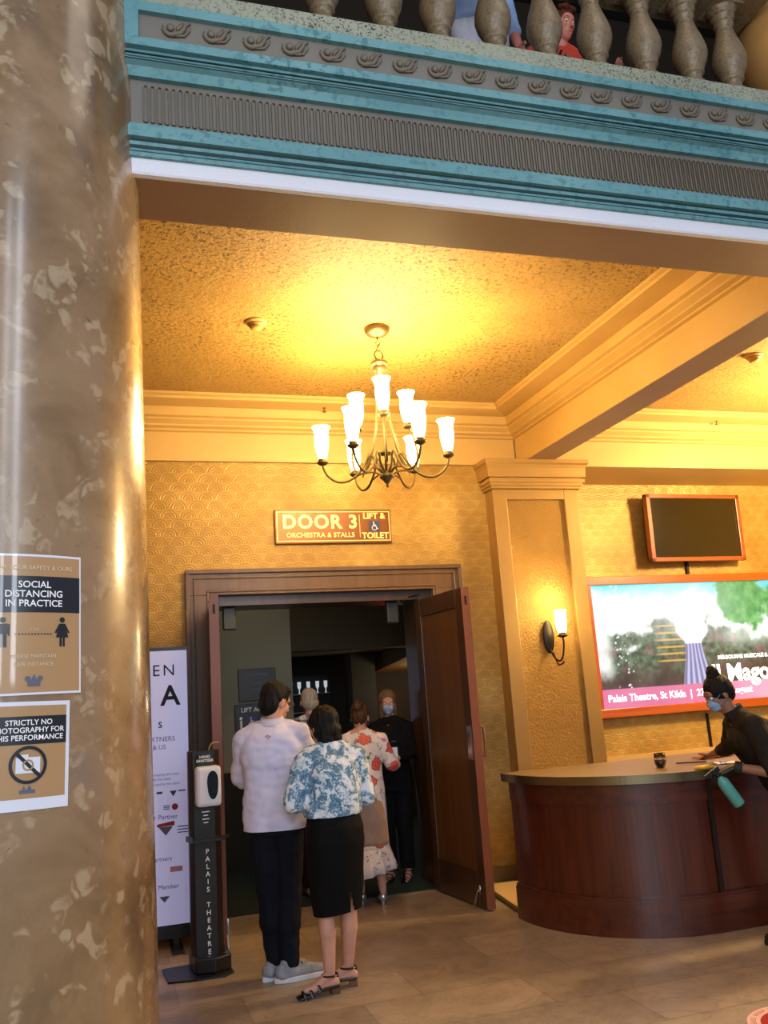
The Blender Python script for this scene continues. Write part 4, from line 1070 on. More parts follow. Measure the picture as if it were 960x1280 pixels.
# ---- 1. man in white polo ------------------------------------------------
k = 1.735/1.75
loc1 = (.955, 5.60, 0)
Jm = dict(head=(.02, .045, 1.60), neck=(0, .0, 1.46), elL=(-.215, .10, 1.14), wrL=(-.08, .30, 1.16), elR=(.215, .09, 1.14), wrR=(.10, .30, 1.10), hipL=(-.075, 0, .90), hipR=(.075, 0, .90), knL=(-.06, .02, .49), knR=(.06, .01, .49), anL=(-.035, .03, .085), anR=(.055, -.03, .085))
t, J, Mh, k = person('person in white polo shirt and navy trousers, standing with back turned, leftmost of the queue', loc1, R(-18), 1.735, SK1, J=Jm, sh=.175,
    head_rot=(R(-14), 0, R(-42)), foot_dirs={'L': (.75, .66, 0), 'R': (.85, .5, 0)})
POLO = m_cloth('white_polo', '#dadcf4', '#c9cbe8', .8, .35, 6)
def b(bm):
    loft(bm, [(.78, 0, 0, .20, .155), (.88, 0, 0, .20, .155), (1.0, 0, 0, .19, .148), (1.12, 0, 0, .19, .142), (1.25, 0, -.005, .20, .142), (1.34, 0, -.008, .205, .135), (1.41, 0, -.01, .18, .115), (1.47, 0, -.005, .11, .085)], e=2.3)
    for n in 'LR':
        capsule(bm, J['sh'+n], J['sh'+n].lerp(J['el'+n], .95), .072*k, .07*k)
        capsule(bm, J['neck'], J['sh'+n], .072, .068)
    capsule(bm, (0, 0, 1.43), (0, .01, 1.52), .08, .068)
p = organic('polo_shirt', b, POLO, t, .009, 3, cuts=[((0, 0, .855), (0, 0, -1)), ((0, .0, 1.495), (0, -.25, 1))], disp=folds(.015, 7, 9, 3))
def b(bm):
    capsule(bm, (0, .003, 1.455), (0, .014, 1.515), .092, .071)
organic('collar', b, simple('polo_collar', '#c2c6de', .8), p, .007, 1, cuts=[((0, .0, 1.515), (0, -.25, 1)), ((0, 0, 1.462), (0, 0, -1))])
bm = BM()
for i, (x, z) in enumerate(((0, 0), (.01, .006), (.022, .0), (.014, -.01))): ell(bm, (-.02+x, -.132, 1.405+z), (.006, .004, .0035), seg=8)
obj('red_emblem', bm, simple('coral_stitch', '#c9506a', .6), p)
NAVY = m_cloth('navy_trousers', '#10141f', '#0b0e18', .85, .4, 5)
def b(bm):
    loft(bm, [(.82, 0, 0, .165, .12), (.9, 0, 0, .168, .122), (.98, 0, 0, .16, .115)], e=2.3)
    for n, s in (('L', -1), ('R', 1)):
        capsule(bm, J['hip'+n] + Vector((0, -.01, .0)), J['kn'+n], .102, .078); capsule(bm, J['kn'+n], Vector(J['an'+n]) + Vector((0, .0, .02)), .078, .058); capsule(bm, J['kn'+n], J['kn'+n]*.55 + J['an'+n]*.45 + Vector((0, -.012, 0)), .07, .074)
organic('trousers', b, NAVY, t, .009, 3, cuts=[((0, 0, .085), (0, 0, -1))], disp=folds(.009, 12, 9, 5))
SNK = m_cloth('grey_knit', '#9a9da6', '#7c7f88', .8, .3, 30); SOLE = simple('white_sole', '#c8cad2', .6)
for n in 'LR': shoe(t, J, n, {'L': (.75, .66, 0), 'R': (.9, .42, 0)}[n], SNK, SOLE, 1.08, lace=M['black'])
def b(bm):
    for c, r in (((0, -.018, .045), (.083, .098, .09)), ((0, -.05, -.01), (.076, .062, .085)), ((0, .035, .085), (.07, .06, .04)), ((-.0, -.02, .08), (.07, .08, .06))):
        bmesh.ops.create_uvsphere(bm, u_segments=16, v_segments=12, radius=1, matrix=Mh @ Matrix.Translation(c) @ Matrix.Diagonal((*r, 1)))
organic('hair', b, H_BLACK, t, .007, 1, disp=wave_hair(.007), cuts=[(Mh @ Vector((0, 0, -.06)), (Mh.to_3x3() @ Vector((0, 1.0, -1.1))).normalized())] )
bm = BM(); tube(bm, [Mh @ Vector(p) for p in ((.078, -.01, .008), (.076, .05, .01), (.066, .098, .01))], .002, 5)
tube(bm, [Mh @ Vector((.036 + .026*math.cos(a), .104, .004 + .02*math.sin(a))) for a in [2*PI*i/14 for i in range(15)]], .002, 5)
tube(bm, [Mh @ Vector((-.036 + .026*math.cos(a), .104, .004 + .02*math.sin(a))) for a in [2*PI*i/14 for i in range(15)]], .002, 5); obj('spectacles', bm, M['bronze'], t)

# ---- 2. woman in blue floral blouse -------------------------------------
loc2 = (1.225, 5.22, 0)
Jw = dict(head=(-.01, .055, 1.445), neck=(0, .01, 1.335), shL=(-.165, 0, 1.255), shR=(.165, 0, 1.255), chest=(0, 0, 1.17), waist=(0, 0, .99), pelvis=(0, -.01, .87), elL=(-.225, .02, 1.04), wrL=(-.12, .22, 1.02), elR=(.225, .02, 1.03), wrR=(.20, .21, 1.0),
          hipL=(-.08, 0, .84), hipR=(.08, 0, .84), knL=(-.075, .01, .45), knR=(.075, .01, .45), anL=(-.07, 0, .10), anR=(.075, .06, .10))
fdw = {'L': (-.93, .1, 0), 'R': (-.85, .45, 0)}
t, J, Mh, k = person('person in white blouse with blue floral print and black pencil skirt, back turned', loc2, R(12), 1.60, SK1, J=Jw, head_rot=(R(-12), 0, R(18)), foot_dirs=fdw)
a = Mat('blue_floral', rough=.75, sheen=.1)
wv = a.mix(.12, a.coord(), a.noise(14, 3, color=True))
n1 = a.noise(13, 5, .68, .9, vec=wv)
a.col(a.ramp(n1, [(.40, '#dfe4e8'), (.46, '#c9d6df'), (.50, '#6f9bb5'), (.56, '#2d5878'), (.62, '#8fb4c4'), (.68, '#dde4e6')])); a.bump(a.noise(9, 4), .5, .03)
BLUEF = a.m
def b(bm):
    loft(bm, [(.92, 0, 0, .165, .125), (.965, 0, 0, .178, .138), (1.03, 0, -.002, .172, .14), (1.12, 0, -.005, .17, .13), (1.20, 0, -.005, .178, .12), (1.265, 0, -.005, .15, .09), (1.305, 0, 0, .08, .06)], e=2.2)
    for n in 'LR':
        capsule(bm, J['sh'+n], J['el'+n], .062, .072); capsule(bm, J['el'+n], J['el'+n].lerp(J['wr'+n], .85), .072, .04); capsule(bm, J['neck']-Vector((0, 0, .02)), J['sh'+n], .068, .064)
    capsule(bm, (0, 0, 1.28), (0, .015, 1.36), .066, .06)
organic('blouse', b, BLUEF, t, .009, 3, cuts=[((0, 0, .945), (0, 0, -1)), ((0, 0, 1.365), (0, -.2, 1))], disp=folds(.014, 13, 5, 8))
SK = m_cloth('black_skirt', '#060606', '#030303', .8, .2, 4)
def b(bm): loft(bm, [(.36, 0, .0, .142, .10), (.42, 0, 0, .145, .105), (.60, 0, 0, .165, .122), (.80, 0, -.01, .178, .135), (.88, 0, -.012, .172, .13), (.97, 0, 0, .15, .11), (1.0, 0, 0, .14, .10)], e=2.2)
o = organic('pencil_skirt', b, SK, t, .009, 2, cuts=[((0, 0, .425), (.08, 0, -1))], disp=folds(.004, 12, 5, 1), cap=False, kill=lambda c: c.y < -.03 and abs(c.x - .045 + (c.z-.42)*.10) < .016*(1-(c.z-.42)/.14) and c.z < .56)
sm = o.modifiers.new('s', 'SOLIDIFY'); sm.thickness = .003
def b(bm):
    for c, r in (((0, -.02, .035), (.095, .105, .10)), ((0, -.035, -.03), (.094, .088, .085)), ((-.03, -.04, -.085), (.06, .055, .05)), ((.03, -.04, -.085), (.06, .055, .05))):
        bmesh.ops.create_uvsphere(bm, u_segments=16, v_segments=12, radius=1, matrix=Mh @ Matrix.Translation(c) @ Matrix.Diagonal((*r, 1)))
organic('hair', b, H_BLACK, t, .008, 1, disp=wave_hair(.009, 3), cuts=[(Mh @ Vector((0, .055, -.03)), (Mh.to_3x3() @ Vector((0, 1, -.35))).normalized())])
LE = simple('black_leather', '#0c0a0a', .35); HEEL = m_wood('stacked_heel', '#4a2f1a', '#6d4627', .4)
def sandal(t, J, n, f, k=1.0, hh=.055):
    f = Vector(f).normalized(); a_ = Vector(J['an'+n]); g = Vector((a_.x, a_.y, 0)); sd = Vector((0, 0, 1)).cross(f)
    M3 = Matrix(((f.x, sd.x, 0, g.x), (f.y, sd.y, 0, g.y), (0, 0, 1, 0), (0, 0, 0, 1)))
    bm = BM()
    side = [(-.045, hh-.02), (.04, hh-.022), (.10, .018), (.19, .004), (.19, .014), (.10, .030), (.04, hh-.008), (-.045, hh-.005)]
    A = [[M3 @ Vector((x, y, z)) for x, z in side] for y in (-.036, .036)]
    V = [[bm.verts.new(p) for p in r] for r in A]; bm.faces.new(V[0]); bm.faces.new(V[1][::-1])
    for i in range(8): bm.faces.new((V[0][i], V[1][i], V[1][(i+1) % 8], V[0][(i+1) % 8]))
    s = obj('sandal', bm, LE, t, bevel=.004)
    bm = BM(); vs = box(bm, -.05, .0, -.026, .026, .0, hh-.018, M=M3); obj('block_heel', bm, HEEL, s, bevel=.003)
    bm = BM()
    for x, z, w_ in ((.075, .062, .036), (.12, .042, .04), (.155, .03, .036)):
        tube(bm, [M3 @ Vector((x-.01, -w_, z-.03)), M3 @ Vector((x, -w_*.7, z)), M3 @ Vector((x+.005, 0, z+.012)), M3 @ Vector((x, w_*.7, z)), M3 @ Vector((x-.01, w_, z-.03))], .009, 6, flat=.35)
    tube(bm, [M3 @ Vector((.0 + .042*math.cos(q), .042*math.sin(q), hh+.045)) for q in [2*PI*i/14 for i in range(15)]], .008, 6, flat=.6)
    tube(bm, [M3 @ Vector((-.035, 0, hh+.045)), M3 @ Vector((-.045, 0, hh-.01))], .012, 6, flat=.4)
    obj('strap', bm, LE, s)
for n in 'LR': sandal(t, J, n, fdw[n])
# handbag on her forearm
hb = thing('handbag', 'soft tan shoulder bag hanging from the forearm of the person in blue floral blouse', 'handbag', (1.47, 5.27, .74))
BAG = m_cloth('tan_leather', '#8b6a52', '#7a5a45', .5, .3, 8)
def b(bm): loft(bm, [(.0, 0, 0, .085, .04), (.02, 0, 0, .095, .05), (.14, 0, 0, .088, .042), (.235, 0, 0, .075, .022), (.25, 0, 0, .072, .015)], e=3.4)
organic('pouch', b, BAG, hb, .006, 2, disp=folds(.006, 14, 6, 2))
bm = BM(); tube(bm, spline([(-.055, 0, .24), (-.06, -.01, .30), (-.03, -.01, .335), (.0, -.01, .30), (.045, 0, .24)]), .005, 6); tube(bm, spline([(-.05, 0, .24), (-.075, .03, .31), (-.04, .03, .35), (.01, .03, .31), (.05, .01, .24)]), .005, 6); obj('handle', bm, BAG, hb, smooth=True)
for rx_ in (-.055, .046):
    bm = BM(); torus(bm, (rx_, -.01, .245), .009, .0025, Matrix()); obj('ring', bm, M['chrome'], hb)

# ---- 3. woman in long floral dress --------------------------------------
loc3 = (1.95, 7.16, 0)
Jf = dict(elR=(.235, .03, 1.06), wrR=(.27, .24, 1.03), elL=(-.22, .03, 1.08), wrL=(-.10, .22, 1.05), anR=(.10, -.04, .11), anL=(-.07, .02, .10), head=(.0, .03, 1.44), neck=(0, 0, 1.325), shL=(-.155, 0, 1.25), shR=(.155, 0, 1.25), chest=(0, 0, 1.18), waist=(0, 0, 1.0), pelvis=(0, 0, .89), hipL=(-.08, 0, .85), hipR=(.08, 0, .85), knL=(-.075, 0, .46), knR=(.085, -.01, .46))
t, J, Mh, k = person('person in long white dress with red and green flower print, back turned in doorway', loc3, R(-14), 1.61, SK1, J=Jf, head_rot=(R(-5), 0, R(-10)))
a = Mat('flower_print', rough=.75, sheen=.1)
wv = a.mix(.08, a.coord(), a.noise(16, 3, color=True))
d1 = a.vor(6.6, 'F1', 'Distance', wv); cid = a.vor(6.6, 'F1', 'Color', wv); cx_, cy_, cz_ = a.xyz(cid)
pet = a.ramp(d1, [(.0, '#d98a4a'), (.12, '#c9402f'), (.24, '#d8604a'), (.34, '#8c2730'), (.40, '#4a6a3a')], const=False)
msk = a.ramp((E(a.nt, d1) + E(a.nt, a.noise(30, 3))*.22), [(.42, 1.), (.47, 0.)])
sel = a.ramp(cx_, [(.34, 0.), (.38, 1.)])
lf = a.ramp(a.noise(20, 4, .6, .6, vec=wv), [(.60, 0.), (.64, 1.)])
c = a.mix(lf, '#d8d0cc', '#5d7a52'); c = a.mix(a.ramp(a.noise(17, 4, .6, .6, vec=a.mapping((1, 1, 1), loc=(3, 3, 3))), [(.62, 0.), (.66, 1.)]), c, '#b06a86')
a.col(a.mix(a.mix(1, msk, sel, 'MULTIPLY'), c, pet)); a.bump(a.noise(8, 3), .4, .03); FLOR = a.m
def b(bm):
    loft(bm, [(.38, .0, 0, .18, .17), (.50, .0, 0, .178, .165), (.66, 0, 0, .175, .155), (.86, 0, 0, .172, .145), (.98, 0, 0, .155, .125), (1.04, 0, 0, .15, .12), (1.15, 0, 0, .165, .12), (1.24, 0, 0, .17, .105), (1.29, 0, 0, .12, .07)], e=2.1)
    for n in 'LR':
        capsule(bm, J['sh'+n], J['el'+n], .056, .058); capsule(bm, J['el'+n], J['el'+n].lerp(J['wr'+n], .45), .06, .065); capsule(bm, J['neck']-Vector((0, 0, .02)), J['sh'+n], .062, .06)
dr = organic('dress', b, FLOR, t, .009, 3, cuts=[((0, 0, .43), (-.0, 0, -1)), ((0, -.03, 1.345), (0, -.35, 1))], disp=folds(.012, 12, 3, 4))
bm = BM(); n = 72; r0, r1 = [], []
for i in range(n):
    q = 2*PI*i/n; w_ = 1 + .05*math.sin(q*11) + .03*math.sin(q*17+1)
    lowz = .215 + .05*max(0, math.cos(q+.3)) 
    r0.append(bm.verts.new((.0+.175*math.cos(q), .165*math.sin(q), .44))); r1.append((math.cos(q), math.sin(q), w_, lowz))
rings = [r0]
for s_ in (.33, .66, 1.0):
    rings.append([bm.verts.new((.0 + (.175+.045*s_)*c_*(1+(w_-1)*s_*1.6), (.165+.045*s_)*sn_*(1+(w_-1)*s_*1.6), .44+(lz-.44)*s_)) for c_, sn_, w_, lz in r1])
for A, B in zip(rings, rings[1:]):
    for i in range(n): bm.faces.new((A[i], A[(i+1) % n], B[(i+1) % n], B[i]))
o = obj('ruffle_hem', bm, FLOR, dr, smooth=True); sm = o.modifiers.new('s', 'SOLIDIFY'); sm.thickness = .003
def b(bm):
    for c, r in (((0, -.012, .04), (.083, .098, .092)), ((0, -.05, .0), (.074, .062, .075)), ((.0, -.085, .085), (.05, .045, .045)), ((.0, -.05, .12), (.04, .04, .03))):
        bmesh.ops.create_uvsphere(bm, u_segments=16, v_segments=12, radius=1, matrix=Mh @ Matrix.Translation(c) @ Matrix.Diagonal((*r, 1)))
organic('hair', b, H_BROWN, t, .007, 1, disp=wave_hair(.009, 6), cuts=[(Mh @ Vector((0, .0, -.06)), (Mh.to_3x3() @ Vector((0, 1, -.9))).normalized())])
def pump(t, J, n, f, mat):
    f = Vector(f).normalized(); a_ = Vector(J['an'+n]); g = Vector((a_.x, a_.y, 0))
    def b(bm):
        capsule(bm, g - f*.035 + Vector((0, 0, .062)), g + f*.10 + Vector((0, 0, .03)), .036, .032); capsule(bm, g + f*.1 + Vector((0, 0, .028)), g + f*.17 + Vector((0, 0, .022)), .033, .018)
        capsule(bm, g - f*.045 + Vector((0, 0, .07)), g - f*.045 + Vector((0, 0, .005)), .02, .014)
    return organic('shoe', b, mat, t, .006, 1, cuts=[((0, 0, .001), (0, 0, -1)), (g + Vector((0, 0, .085)), (0, 0, 1))])
for n in 'LR': pump(t, J, n, (.1 if n == 'R' else -.1, 1, 0), simple('silver_leather', '#b9b9bd', .25, metal=.8))

# ---- 4. grey haired man in checked shirt ---------------------------------
Jg = dict(elR=(.24, .0, 1.10), wrR=(.2, .2, 1.06), elL=(-.24, .0, 1.10), wrL=(-.22, .1, .88))
t, J, Mh, k = person('grey-haired person in black and white checked shirt, between the two nearest people in queue', (1.66, 7.72, 0), R(6), 1.71, SK1, J=Jg, head_rot=(0, 0, R(-12)))
a = Mat('check_shirt', rough=.8); x, y, z = a.xyz(); 
w1 = (x*9. + E(a.nt, a.noise(3))*.15).fract().gt(.5); w2_ = (z*9.).fract().gt(.5); w3 = (x*27.).fract().gt(.7)
a.col(a.ramp((w1+w2_)*.42 + w3*.12, [(.0, '#b9bcc2'), (.4, '#6f747c'), (.8, '#15161a')])); CHK = a.m
def b(bm):
    loft(bm, [(.84, 0, 0, .18, .13), (1.0, 0, 0, .185, .14), (1.12, 0, 0, .18, .13), (1.25, 0, -.005, .185, .125), (1.34, 0, -.008, .185, .12), (1.40, 0, -.01, .15, .09), (1.43, 0, 0, .10, .06)], e=2.3)
    for n in 'LR': capsule(bm, J['sh'+n], J['el'+n], .068, .064); capsule(bm, J['neck'], J['sh'+n], .072, .068)
organic('shirt', b, CHK, t, .011, 3, cuts=[((0, 0, .88), (0, 0, -1))], disp=folds(.008, 9, 6, 3))
def b(bm):
    loft(bm, [(.80, 0, 0, .16, .12), (.95, 0, 0, .165, .12)], e=2.3)
    for n in 'LR': capsule(bm, J['hip'+n], J['kn'+n], .10, .075); capsule(bm, J['kn'+n], J['an'+n], .074, .06)
organic('trousers', b, m_cloth('dark_maroon_trousers', '#241014', '#18090c'), t, .011, 3, cuts=[((0, 0, .08), (0, 0, -1))], disp=folds(.008))
for n in 'LR': shoe(t, J, n, (0, 1, 0), simple('tan_shoe', '#7d6653', .6), simple('dark_sole', '#2a221c', .6), 1.0)
def b(bm):
    for c, r in (((0, -.014, .038), (.080, .095, .088)), ((0, -.045, -.01), (.074, .06, .075))):
        bmesh.ops.create_uvsphere(bm, u_segments=16, v_segments=12, radius=1, matrix=Mh @ Matrix.Translation(c) @ Matrix.Diagonal((*r, 1)))
organic('hair', b, H_GREY, t, .008, 1, disp=wave_hair(.005, 2), cuts=[(Mh @ Vector((0, 0, -.045)), (Mh.to_3x3() @ Vector((0, 1, -1.1))).normalized())])

# ---- generic clothed figure ----------------------------------------------
def mask(t, Mh, m):
    def b(bm):
        for c, r in (((0, .062, -.035), (.054, .05, .044)), ((0, .095, -.03), (.024, .022, .022)), ((0, .06, -.065), (.042, .045, .028))):
            bmesh.ops.create_uvsphere(bm, u_segments=14, v_segments=10, radius=1, matrix=Mh @ Matrix.Translation(c) @ Matrix.Diagonal((*r, 1)))
    mo = organic('face_mask', b, m, t, .005, 2, cuts=[(Mh @ Vector((0, .045, 0)), (Mh.to_3x3() @ Vector((0, -1, 0))).normalized())], disp=lambda co: .0015*math.sin(co.z*420))
    for s in (-1, 1):
        bm = BM(); tube(bm, [Mh @ Vector(p) for p in ((s*.05, .062, -.012), (s*.074, .02, .012), (s*.084, -.012, -.002), (s*.074, .01, -.03), (s*.046, .06, -.055))], .0018, 5)
        obj('ear_loop', bm, m, mo)
MASK = simple('mask_blue', '#86a9cf', .7)

# ---- 5. masked woman inside -----------------------------------------------
Jk = dict(elR=(.22, .03, 1.08), wrR=(.10, .24, 1.10), elL=(-.22, .04, 1.08), wrL=(-.10, .27, 1.06), shL=(-.165, 0, 1.30), shR=(.165, 0, 1.30))
t, J, Mh, k = person('person in black uniform and pale blue face mask facing the queue, deep in doorway', (2.42, 7.86, 0), R(150), 1.64, SK1, J=Jk, head_rot=(R(-8), 0, R(14)), eyes=(0, 1, -.2))
BLK = m_cloth('black_uniform', '#0d0d10', '#08080a')
def b(bm):
    loft(bm, [(.80, 0, 0, .17, .13), (.92, 0, 0, .175, .135), (1.02, 0, 0, .155, .12), (1.16, 0, 0, .165, .125), (1.27, 0, 0, .17, .11), (1.33, 0, 0, .11, .07)], e=2.2)
    for n in 'LR': capsule(bm, J['sh'+n], J['el'+n], .056, .05); capsule(bm, J['el'+n], J['el'+n].lerp(J['wr'+n], .8), .05, .038); capsule(bm, J['neck'], J['sh'+n], .066, .062)
organic('jacket', b, BLK, t, .011, 3, cuts=[((0, 0, .84), (0, 0, -1))], disp=folds(.007))
def b(bm):
    loft(bm, [(.76, 0, 0, .16, .12), (.90, 0, 0, .16, .12)], e=2.3)
    for n in 'LR': capsule(bm, J['hip'+n], J['kn'+n], .098, .075); capsule(bm, J['kn'+n], J['an'+n], .074, .065)
organic('trousers', b, BLK, t, .011, 3, cuts=[((0, 0, .11), (0, 0, -1))], disp=folds(.008))
def b(bm):
    for c, r in (((0, -.02, .045), (.09, .10, .092)), ((-.055, -.01, -.06), (.038, .06, .12)), ((.055, -.01, -.06), (.038, .06, .12)), ((0, -.06, -.06), (.07, .045, .11))):
        bmesh.ops.create_uvsphere(bm, u_segments=16, v_segments=12, radius=1, matrix=Mh @ Matrix.Translation(c) @ Matrix.Diagonal((*r, 1)))
organic('hair', b, H_BLOND, t, .008, 1, disp=wave_hair(.006, 9), cuts=[(Mh @ Vector((0, .055, .03)), (Mh.to_3x3() @ Vector((0, 1, -.25))).normalized())])
for n in 'LR': sandal(t, J, n, (0, 1, 0), hh=.04)
mask(t, Mh, MASK)
bm = BM(); w_ = J['wrL']; box(bm, w_.x-.04, w_.x+.04, w_.y+.10, w_.y+.112, w_.z-.02, w_.z+.10); obj('paper_ticket', bm, M['paperwhite'], t)
bm = BM(); box(bm, -.075, -.03, .118, .124, 1.19, 1.205); obj('name_badge', bm, M['chrome'], t)

# ---- 6. server leaning on the counter -------------------------------------
rz6 = R(75)
loc6 = (4.085, 4.74, 0)
Js = dict(pelvis=(0, 0, .90), waist=(0, .10, 1.02), chest=(0, .22, 1.17), neck=(.0, .315, 1.335), head=(.0, .405, 1.47), shL=(-.16, .28, 1.275), shR=(.155, .27, 1.265), elL=(-.215, .20, .985), wrL=(-.11, .42, 1.03),
          elR=(.33, .24, 1.12), wrR=(.53, .29, 1.055), hipL=(-.085, -.01, .87), hipR=(.085, -.01, .87), knL=(-.09, .11, .47), knR=(.08, -.06, .47), anL=(-.08, .17, .09), anR=(.08, -.12, .09))
t, J, Mh, k = person('person with dark hair bun, black shirt and blue mask leaning over the counter', loc6, rz6, 1.64, SK3, J=Js, hand_dirs={'L': ((.25, .9, -.35), (.9, -.2, .2)), 'R': ((1, .1, -.35), (0, 1, .2))}, head_rot=(R(-26), 0, R(6)), eyes=(0, 1, -.4), foot_dirs={'L': (0, 1, 0), 'R': (.1, 1, 0)})
SHB = m_cloth('charcoal_shirt', '#2b2620', '#1f1b16', .85, .5, 8)
def b(bm):
    for p_, q_, r0_, r1_ in (((-.05, -.03, .84), (-.055, .09, 1.02), .145, .14), ((.05, -.03, .84), (.055, .09, 1.02), .145, .14), ((-.055, .09, 1.02), (-.065, .22, 1.18), .14, .14), ((.055, .09, 1.02), (.065, .22, 1.18), .14, .14)): capsule(bm, p_, q_, r0_, r1_)
    for n in 'LR':
        capsule(bm, (0, .25, 1.22), J['sh'+n], .10, .068); capsule(bm, J['neck'] + Vector((0, -.02, -.02)), J['sh'+n], .07, .068)
    capsule(bm, J['shL'], J['shL'].lerp(J['elL'], .92), .072, .066); capsule(bm, J['shR'], J['elR'], .062, .056); capsule(bm, J['elR'], J['elR'].lerp(J['wrR'], .5), .056, .045)
    capsule(bm, J['neck'], J['neck'] + Vector((0, .02, .05)), .072, .064)
organic('shirt', b, SHB, t, .009, 3, cuts=[((0, 0, .80), (0, -.3, -1)), (J['neck'] + Vector((0, .012, .045)), (0, .45, .9))], disp=folds(.009, 12, 8, 4))
def b(bm):
    capsule(bm, (-.05, -.02, .87), (.05, -.02, .87), .115, .115)
    for n in 'LR': capsule(bm, J['hip'+n], J['kn'+n], .10, .076); capsule(bm, J['kn'+n], J['an'+n] + Vector((0, 0, .02)), .074, .06)
organic('trousers', b, BLK, t, .010, 3, cuts=[((0, 0, .10), (0, 0, -1))], disp=folds(.008))
for n in 'LR': shoe(t, J, n, (0, 1, 0), M['black'], M['black_matt'], 1.0)
def b(bm):
    for c, r in (((0, -.018, .035), (.088, .102, .098)), ((0, -.055, .0), (.078, .062, .085))):
        bmesh.ops.create_uvsphere(bm, u_segments=16, v_segments=12, radius=1, matrix=Mh @ Matrix.Translation(c) @ Matrix.Diagonal((*r, 1)))
hr = organic('hair', b, H_BLACK, t, .007, 1, disp=wave_hair(.003, 1), cuts=[(Mh @ Vector((0, .03, -.035)), (Mh.to_3x3() @ Vector((0, 1, -.75))).normalized())])
def b(bm):
    for c, r in (((0, -.045, .145), (.047, .043, .036)), ((0.0, -.035, .12), (.05, .05, .03)), ((.015, -.05, .165), (.03, .03, .02))):
        bmesh.ops.create_uvsphere(bm, u_segments=16, v_segments=12, radius=1, matrix=Mh @ Matrix.Translation(c) @ Matrix.Diagonal((*r, 1)))
organic('hair_bun', b, H_BLACK, hr, .006, 1, disp=wave_hair(.006, 5))
mask(t, Mh, MASK)
def b(bm): hand(bm, J['wrL'], (.25, .9, -.35), (.9, -.2, .2), k*1.13)
organic('glove', b, simple('black_rubber', '#0c0c0e', .4), t, .005, 1)
bm = BM(); d_ = (J['wrL']-J['elL']).normalized(); c_ = J['wrL'] - d_*.03; q_ = d_.to_track_quat('Z', 'Y').to_matrix().to_4x4()
lathe(bm, [(.034, -.02), (.038, -.015), (.038, .02), (.034, .025)], 20, M=Matrix.Translation(c_) @ q_); obj('wrist_band', bm, M['black_matt'], t)
# spray bottle held by the glove, in server frame -> own top-level thing
Ms = Matrix.Translation(loc6) @ Matrix.Rotation(rz6, 4, 'Z')
bp = Ms @ Vector((-.12, .53, .99))
sb = thing('spray_bottle', 'pale teal spray bottle hanging tilted from the black-gloved hand', 'spray bottle', bp)
sb.rotation_euler = (R(0), R(-32), R(-12))
TEA = simple('teal_plastic', '#4f9c93', .35)
bm = BM(); lathe(bm, [(.001, -.215), (.034, -.213), (.037, -.205), (.037, -.06), (.034, -.045), (.018, -.02), (.015, -.01), (.015, 0)], 28); obj('bottle', bm, TEA, sb, smooth=True)
bm = BM(); lathe(bm, [(.018, -.012), (.018, .012), (.012, .016)], 18); box(bm, -.022, .03, -.012, .012, .012, .045); box(bm, -.075, -.02, -.009, .009, .028, .045); obj('trigger_head', bm, M['black'], sb, bevel=.003)
bm = BM(); tube(bm, [(-.03, 0, .025), (-.045, 0, .0), (-.04, 0, -.025)], .005, 6); obj('trigger', bm, M['black'], sb)

# ---- 7. balcony people -----------------------------------------------------
bz = 4.25
Jb = dict(elR=(.26, .06, 1.12), wrR=(.2, .3, 1.05), elL=(-.26, .06, 1.12), wrL=(-.2, .3, 1.05), head=(0, .07, 1.55), neck=(0, .02, 1.43))
t, J, Mh, k = person('red-haired person in coral shirt peering down between two balusters', (2.82, 4.40, bz), R(180), 1.70, SK2, J=Jb, head_rot=(R(-16), R(6), R(16)), eyes=(.35, .75, -.45))
CORAL = m_cloth('coral_shirt', '#e0523f', '#c94334')
def b(bm):
    loft(bm, [(.82, 0, 0, .18, .13), (1.0, 0, 0, .17, .13), (1.25, 0, 0, .19, .13), (1.34, 0, 0, .185, .12), (1.41, 0, 0, .11, .07)], e=2.3)
    for n in 'LR': capsule(bm, J['sh'+n], J['el'+n], .064, .06); capsule(bm, J['neck'], J['sh'+n], .055, .058)
organic('shirt', b, CORAL, t, .011, 3, disp=folds(.006))
def b(bm):
    loft(bm, [(.80, 0, 0, .16, .12), (.95, 0, 0, .165, .12)], e=2.3)
    for n in 'LR': capsule(bm, J['hip'+n], J['kn'+n], .10, .075); capsule(bm, J['kn'+n], J['an'+n], .074, .06)
organic('trousers', b, BLK, t, .012, 3)
def b(bm):
    for c, r in (((0, -.02, .045), (.084, .098, .085)), ((0, -.045, .0), (.08, .065, .08)), ((-.03, .05, .10), (.05, .04, .022)), ((.03, .05, .10), (.05, .04, .022))):
        bmesh.ops.create_uvsphere(bm, u_segments=16, v_segments=12, radius=1, matrix=Mh @ Matrix.Translation(c) @ Matrix.Diagonal((*r, 1)))
organic('hair', b, H_AUB, t, .007, 1, disp=wave_hair(.006, 1), cuts=[(Mh @ Vector((0, .04, 0)), (Mh.to_3x3() @ Vector((0, 1, -.45))).normalized())])
bm = BM(); tube(bm, [Mh @ Vector((x, .0905 - abs(x)*.12, -.060 + abs(x)*.1)) for x in (-.02, -.01, 0, .01, .02)], .0022, 5); obj('lips', bm, simple('lip_tone', '#8c3b36', .5), t)
for s in (-1, 1):
    bm = BM(); tube(bm, [Mh @ Vector((s*x, .093-abs(x)*.18, .030)) for x in (.014, .026, .04)], .0028, 5); obj('eyebrow', bm, H_AUB, t)

